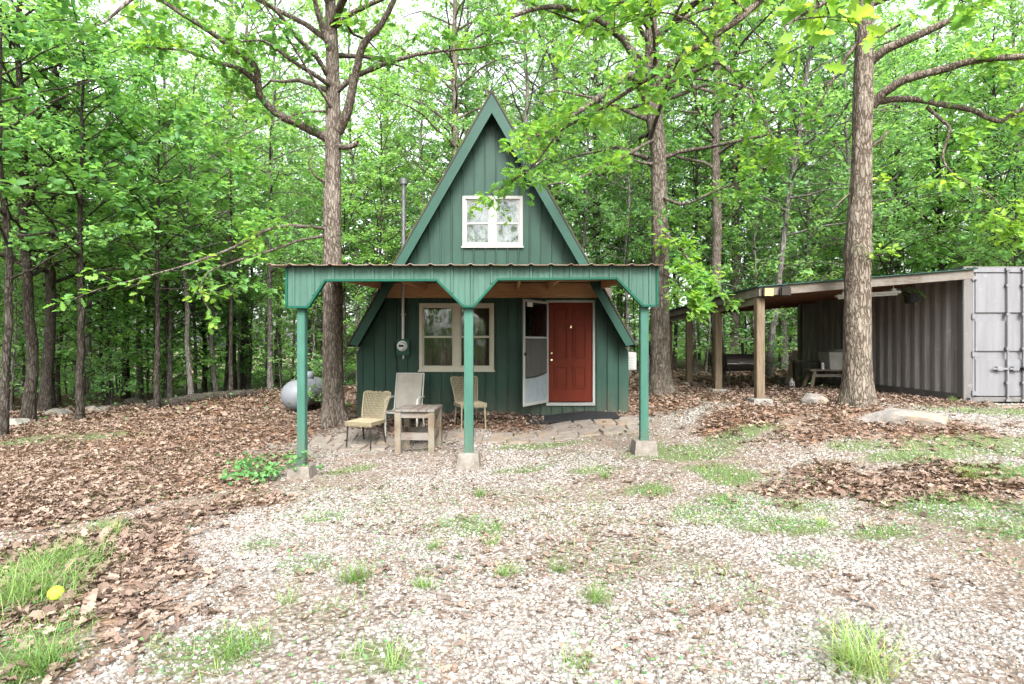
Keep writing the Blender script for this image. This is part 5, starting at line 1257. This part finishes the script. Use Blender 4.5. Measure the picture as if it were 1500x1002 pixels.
for sx in (-1, 1):
    for sy in (-1, 1): MB().tube([(sx * (L - .08), sy * .14, h - .13), (sx * (L - .06), sy * .2, -.03)], .014, 8).build('leg', M['black_metal'], gr_)
xb, yb = P(1212, 540, 13.4)[0], 13.4; zg = float(gz(xb, yb))
bn = thing('trestle_bench', 'low dark wooden trestle bench against the container side', 'bench', (xb, yb, zg))
hb_ = CAMZ - 39.5 * 13.4 / F - zg
for j in range(2): MB().box(-.52, .62, -.2 + j * .2, -.01 + j * .2, hb_ - .04, hb_).build('plank', M['old_x'], bn, bevel=.005)
for sx in (-.38, .45):
    for sy in (-1, 1): MB().bar((sx, sy * .12, hb_ - .041), (sx + (.14 if sx > 0 else -.14), sy * .2, -.02), .075, .04, up=(0, 1, 0)).build('leg', M['old_z'], bn)
MB().bar((-.38, 0, hb_ - .16), (.45, 0, hb_ - .16), .03, .07).build('brace', M['old_x'], bn)
tb = thing('wash_tub', 'grey square tub standing on the trestle bench', 'tub', (xb + .28, yb, zg + hb_))
m_ = MB(); hh_ = .40; V = [(sx * w, sy * w * .62, z) for z, w in ((0, .33), (hh_, .37), (hh_ + .02, .39), (hh_ + .02, .35), (.05, .3)) for sx, sy in ((-1, -1), (1, -1), (1, 1), (-1, 1))]
m_.add(V, [(0, 3, 2, 1)] + [(r * 4 + i, r * 4 + (i + 1) % 4, (r + 1) * 4 + (i + 1) % 4, (r + 1) * 4 + i) for r in range(4) for i in range(4)] + [(16, 17, 18, 19)]).build('basin', M['gray_tub'], tb, bevel=.006)
pn_ = thing('pan', 'shallow silver pan lying on top of the grey tub', 'pan', (xb + .22, yb - .02, zg + hb_ + .425))
MB().tube([(0, 0, 0), (0, 0, .002), (0, 0, .05), (0, 0, .055), (0, 0, .02), (0, 0, .015)], [.15, .16, .2, .195, .15, .01], 24).build('dish', M['galv'], pn_)
MB().bar((.19, 0, .045), (.38, -.03, .06), .025, .012).build('handle', M['black'], pn_)
bt = thing('bottle', 'small white bottle standing on the trestle bench', 'bottle', (xb - .17, yb - .1, zg + hb_))
MB().tube([(0, 0, 0), (0, 0, .12), (0, 0, .15), (0, 0, .165)], [.032, .032, .016, .014], 14).build('body', M['plastic_white'], bt)
MB().tube([(0, 0, .165), (0, 0, .195)], .016, 10).build('cap', M['black'], bt)
jx, jz = P(1159, 545, 14.6)[0], float(gz(P(1159, 545, 14.6)[0], 14.6))
MB().bar((jx - .12, 14.6, jz - .02), (jx + .17, 14.7, jz + .95), .15, .035, up=(0, 1, 0)).build('plank', M['old_z']).name = 'leaning_plank'
tag(bpy.data.objects['leaning_plank'], 'grey plank leaning at the far end of the container', 'plank')
sb = thing('work_shelf', 'grey board shelf on legs behind the trestle bench', 'shelf', (P(1180, 528, 14.6)[0], 14.6, float(gz(7.7, 14.6))))
hs_ = CAMZ - 27 * 14.6 / F - sb.location.z
MB().box(-.35, .5, -.15, .15, hs_ - .045, hs_).build('board', M['old_x'], sb, bevel=.005)
for sx in (-.3, .44): MB().box(sx - .035, sx + .035, -.1, .1, -.05, hs_ - .047).build('leg', M['dark_wood'], sb)
X = P(1160, 553, 13.9)[0]; zg = float(gz(X, 13.9)); jg = thing('jug', 'white plastic jug on the ground beside the leaning plank', 'jug', (X, 13.9, zg))
MB().tube([(0, 0, 0), (0, 0, .01), (0, 0, .16), (0, 0, .21), (0, 0, .23)], [.06, .07, .07, .03, .025], 14).build('body', M['plastic_white'], jg, smooth=False)
MB().tube([(0, 0, .23), (0, 0, .255)], .028, 10).build('cap', M['galv'], jg)
X = P(1146, 549, 15.2)[0]; bo = MB().box(-.22, .2, -.1, .1, 0, .14).box(-.2, .24, -.09, .12, .142, .19).build('block', M['beam_x'], None, bevel=.01); bo.name = 'timber_block'; bo.location = (X, 15.2, float(gz(X, 15.2)) - .01); tag(bo, 'short grey timber block on the ground left of the leaning plank', 'timber block')
for src in PROTO:
    if src.name not in [o.name for o in col.objects if 'label' in o and o['label']]: pass
for o in list(PROTO):
    if not o.get('label'):
        for c in KIDS[o.name]: bpy.data.objects.remove(c)
        bpy.data.objects.remove(o)
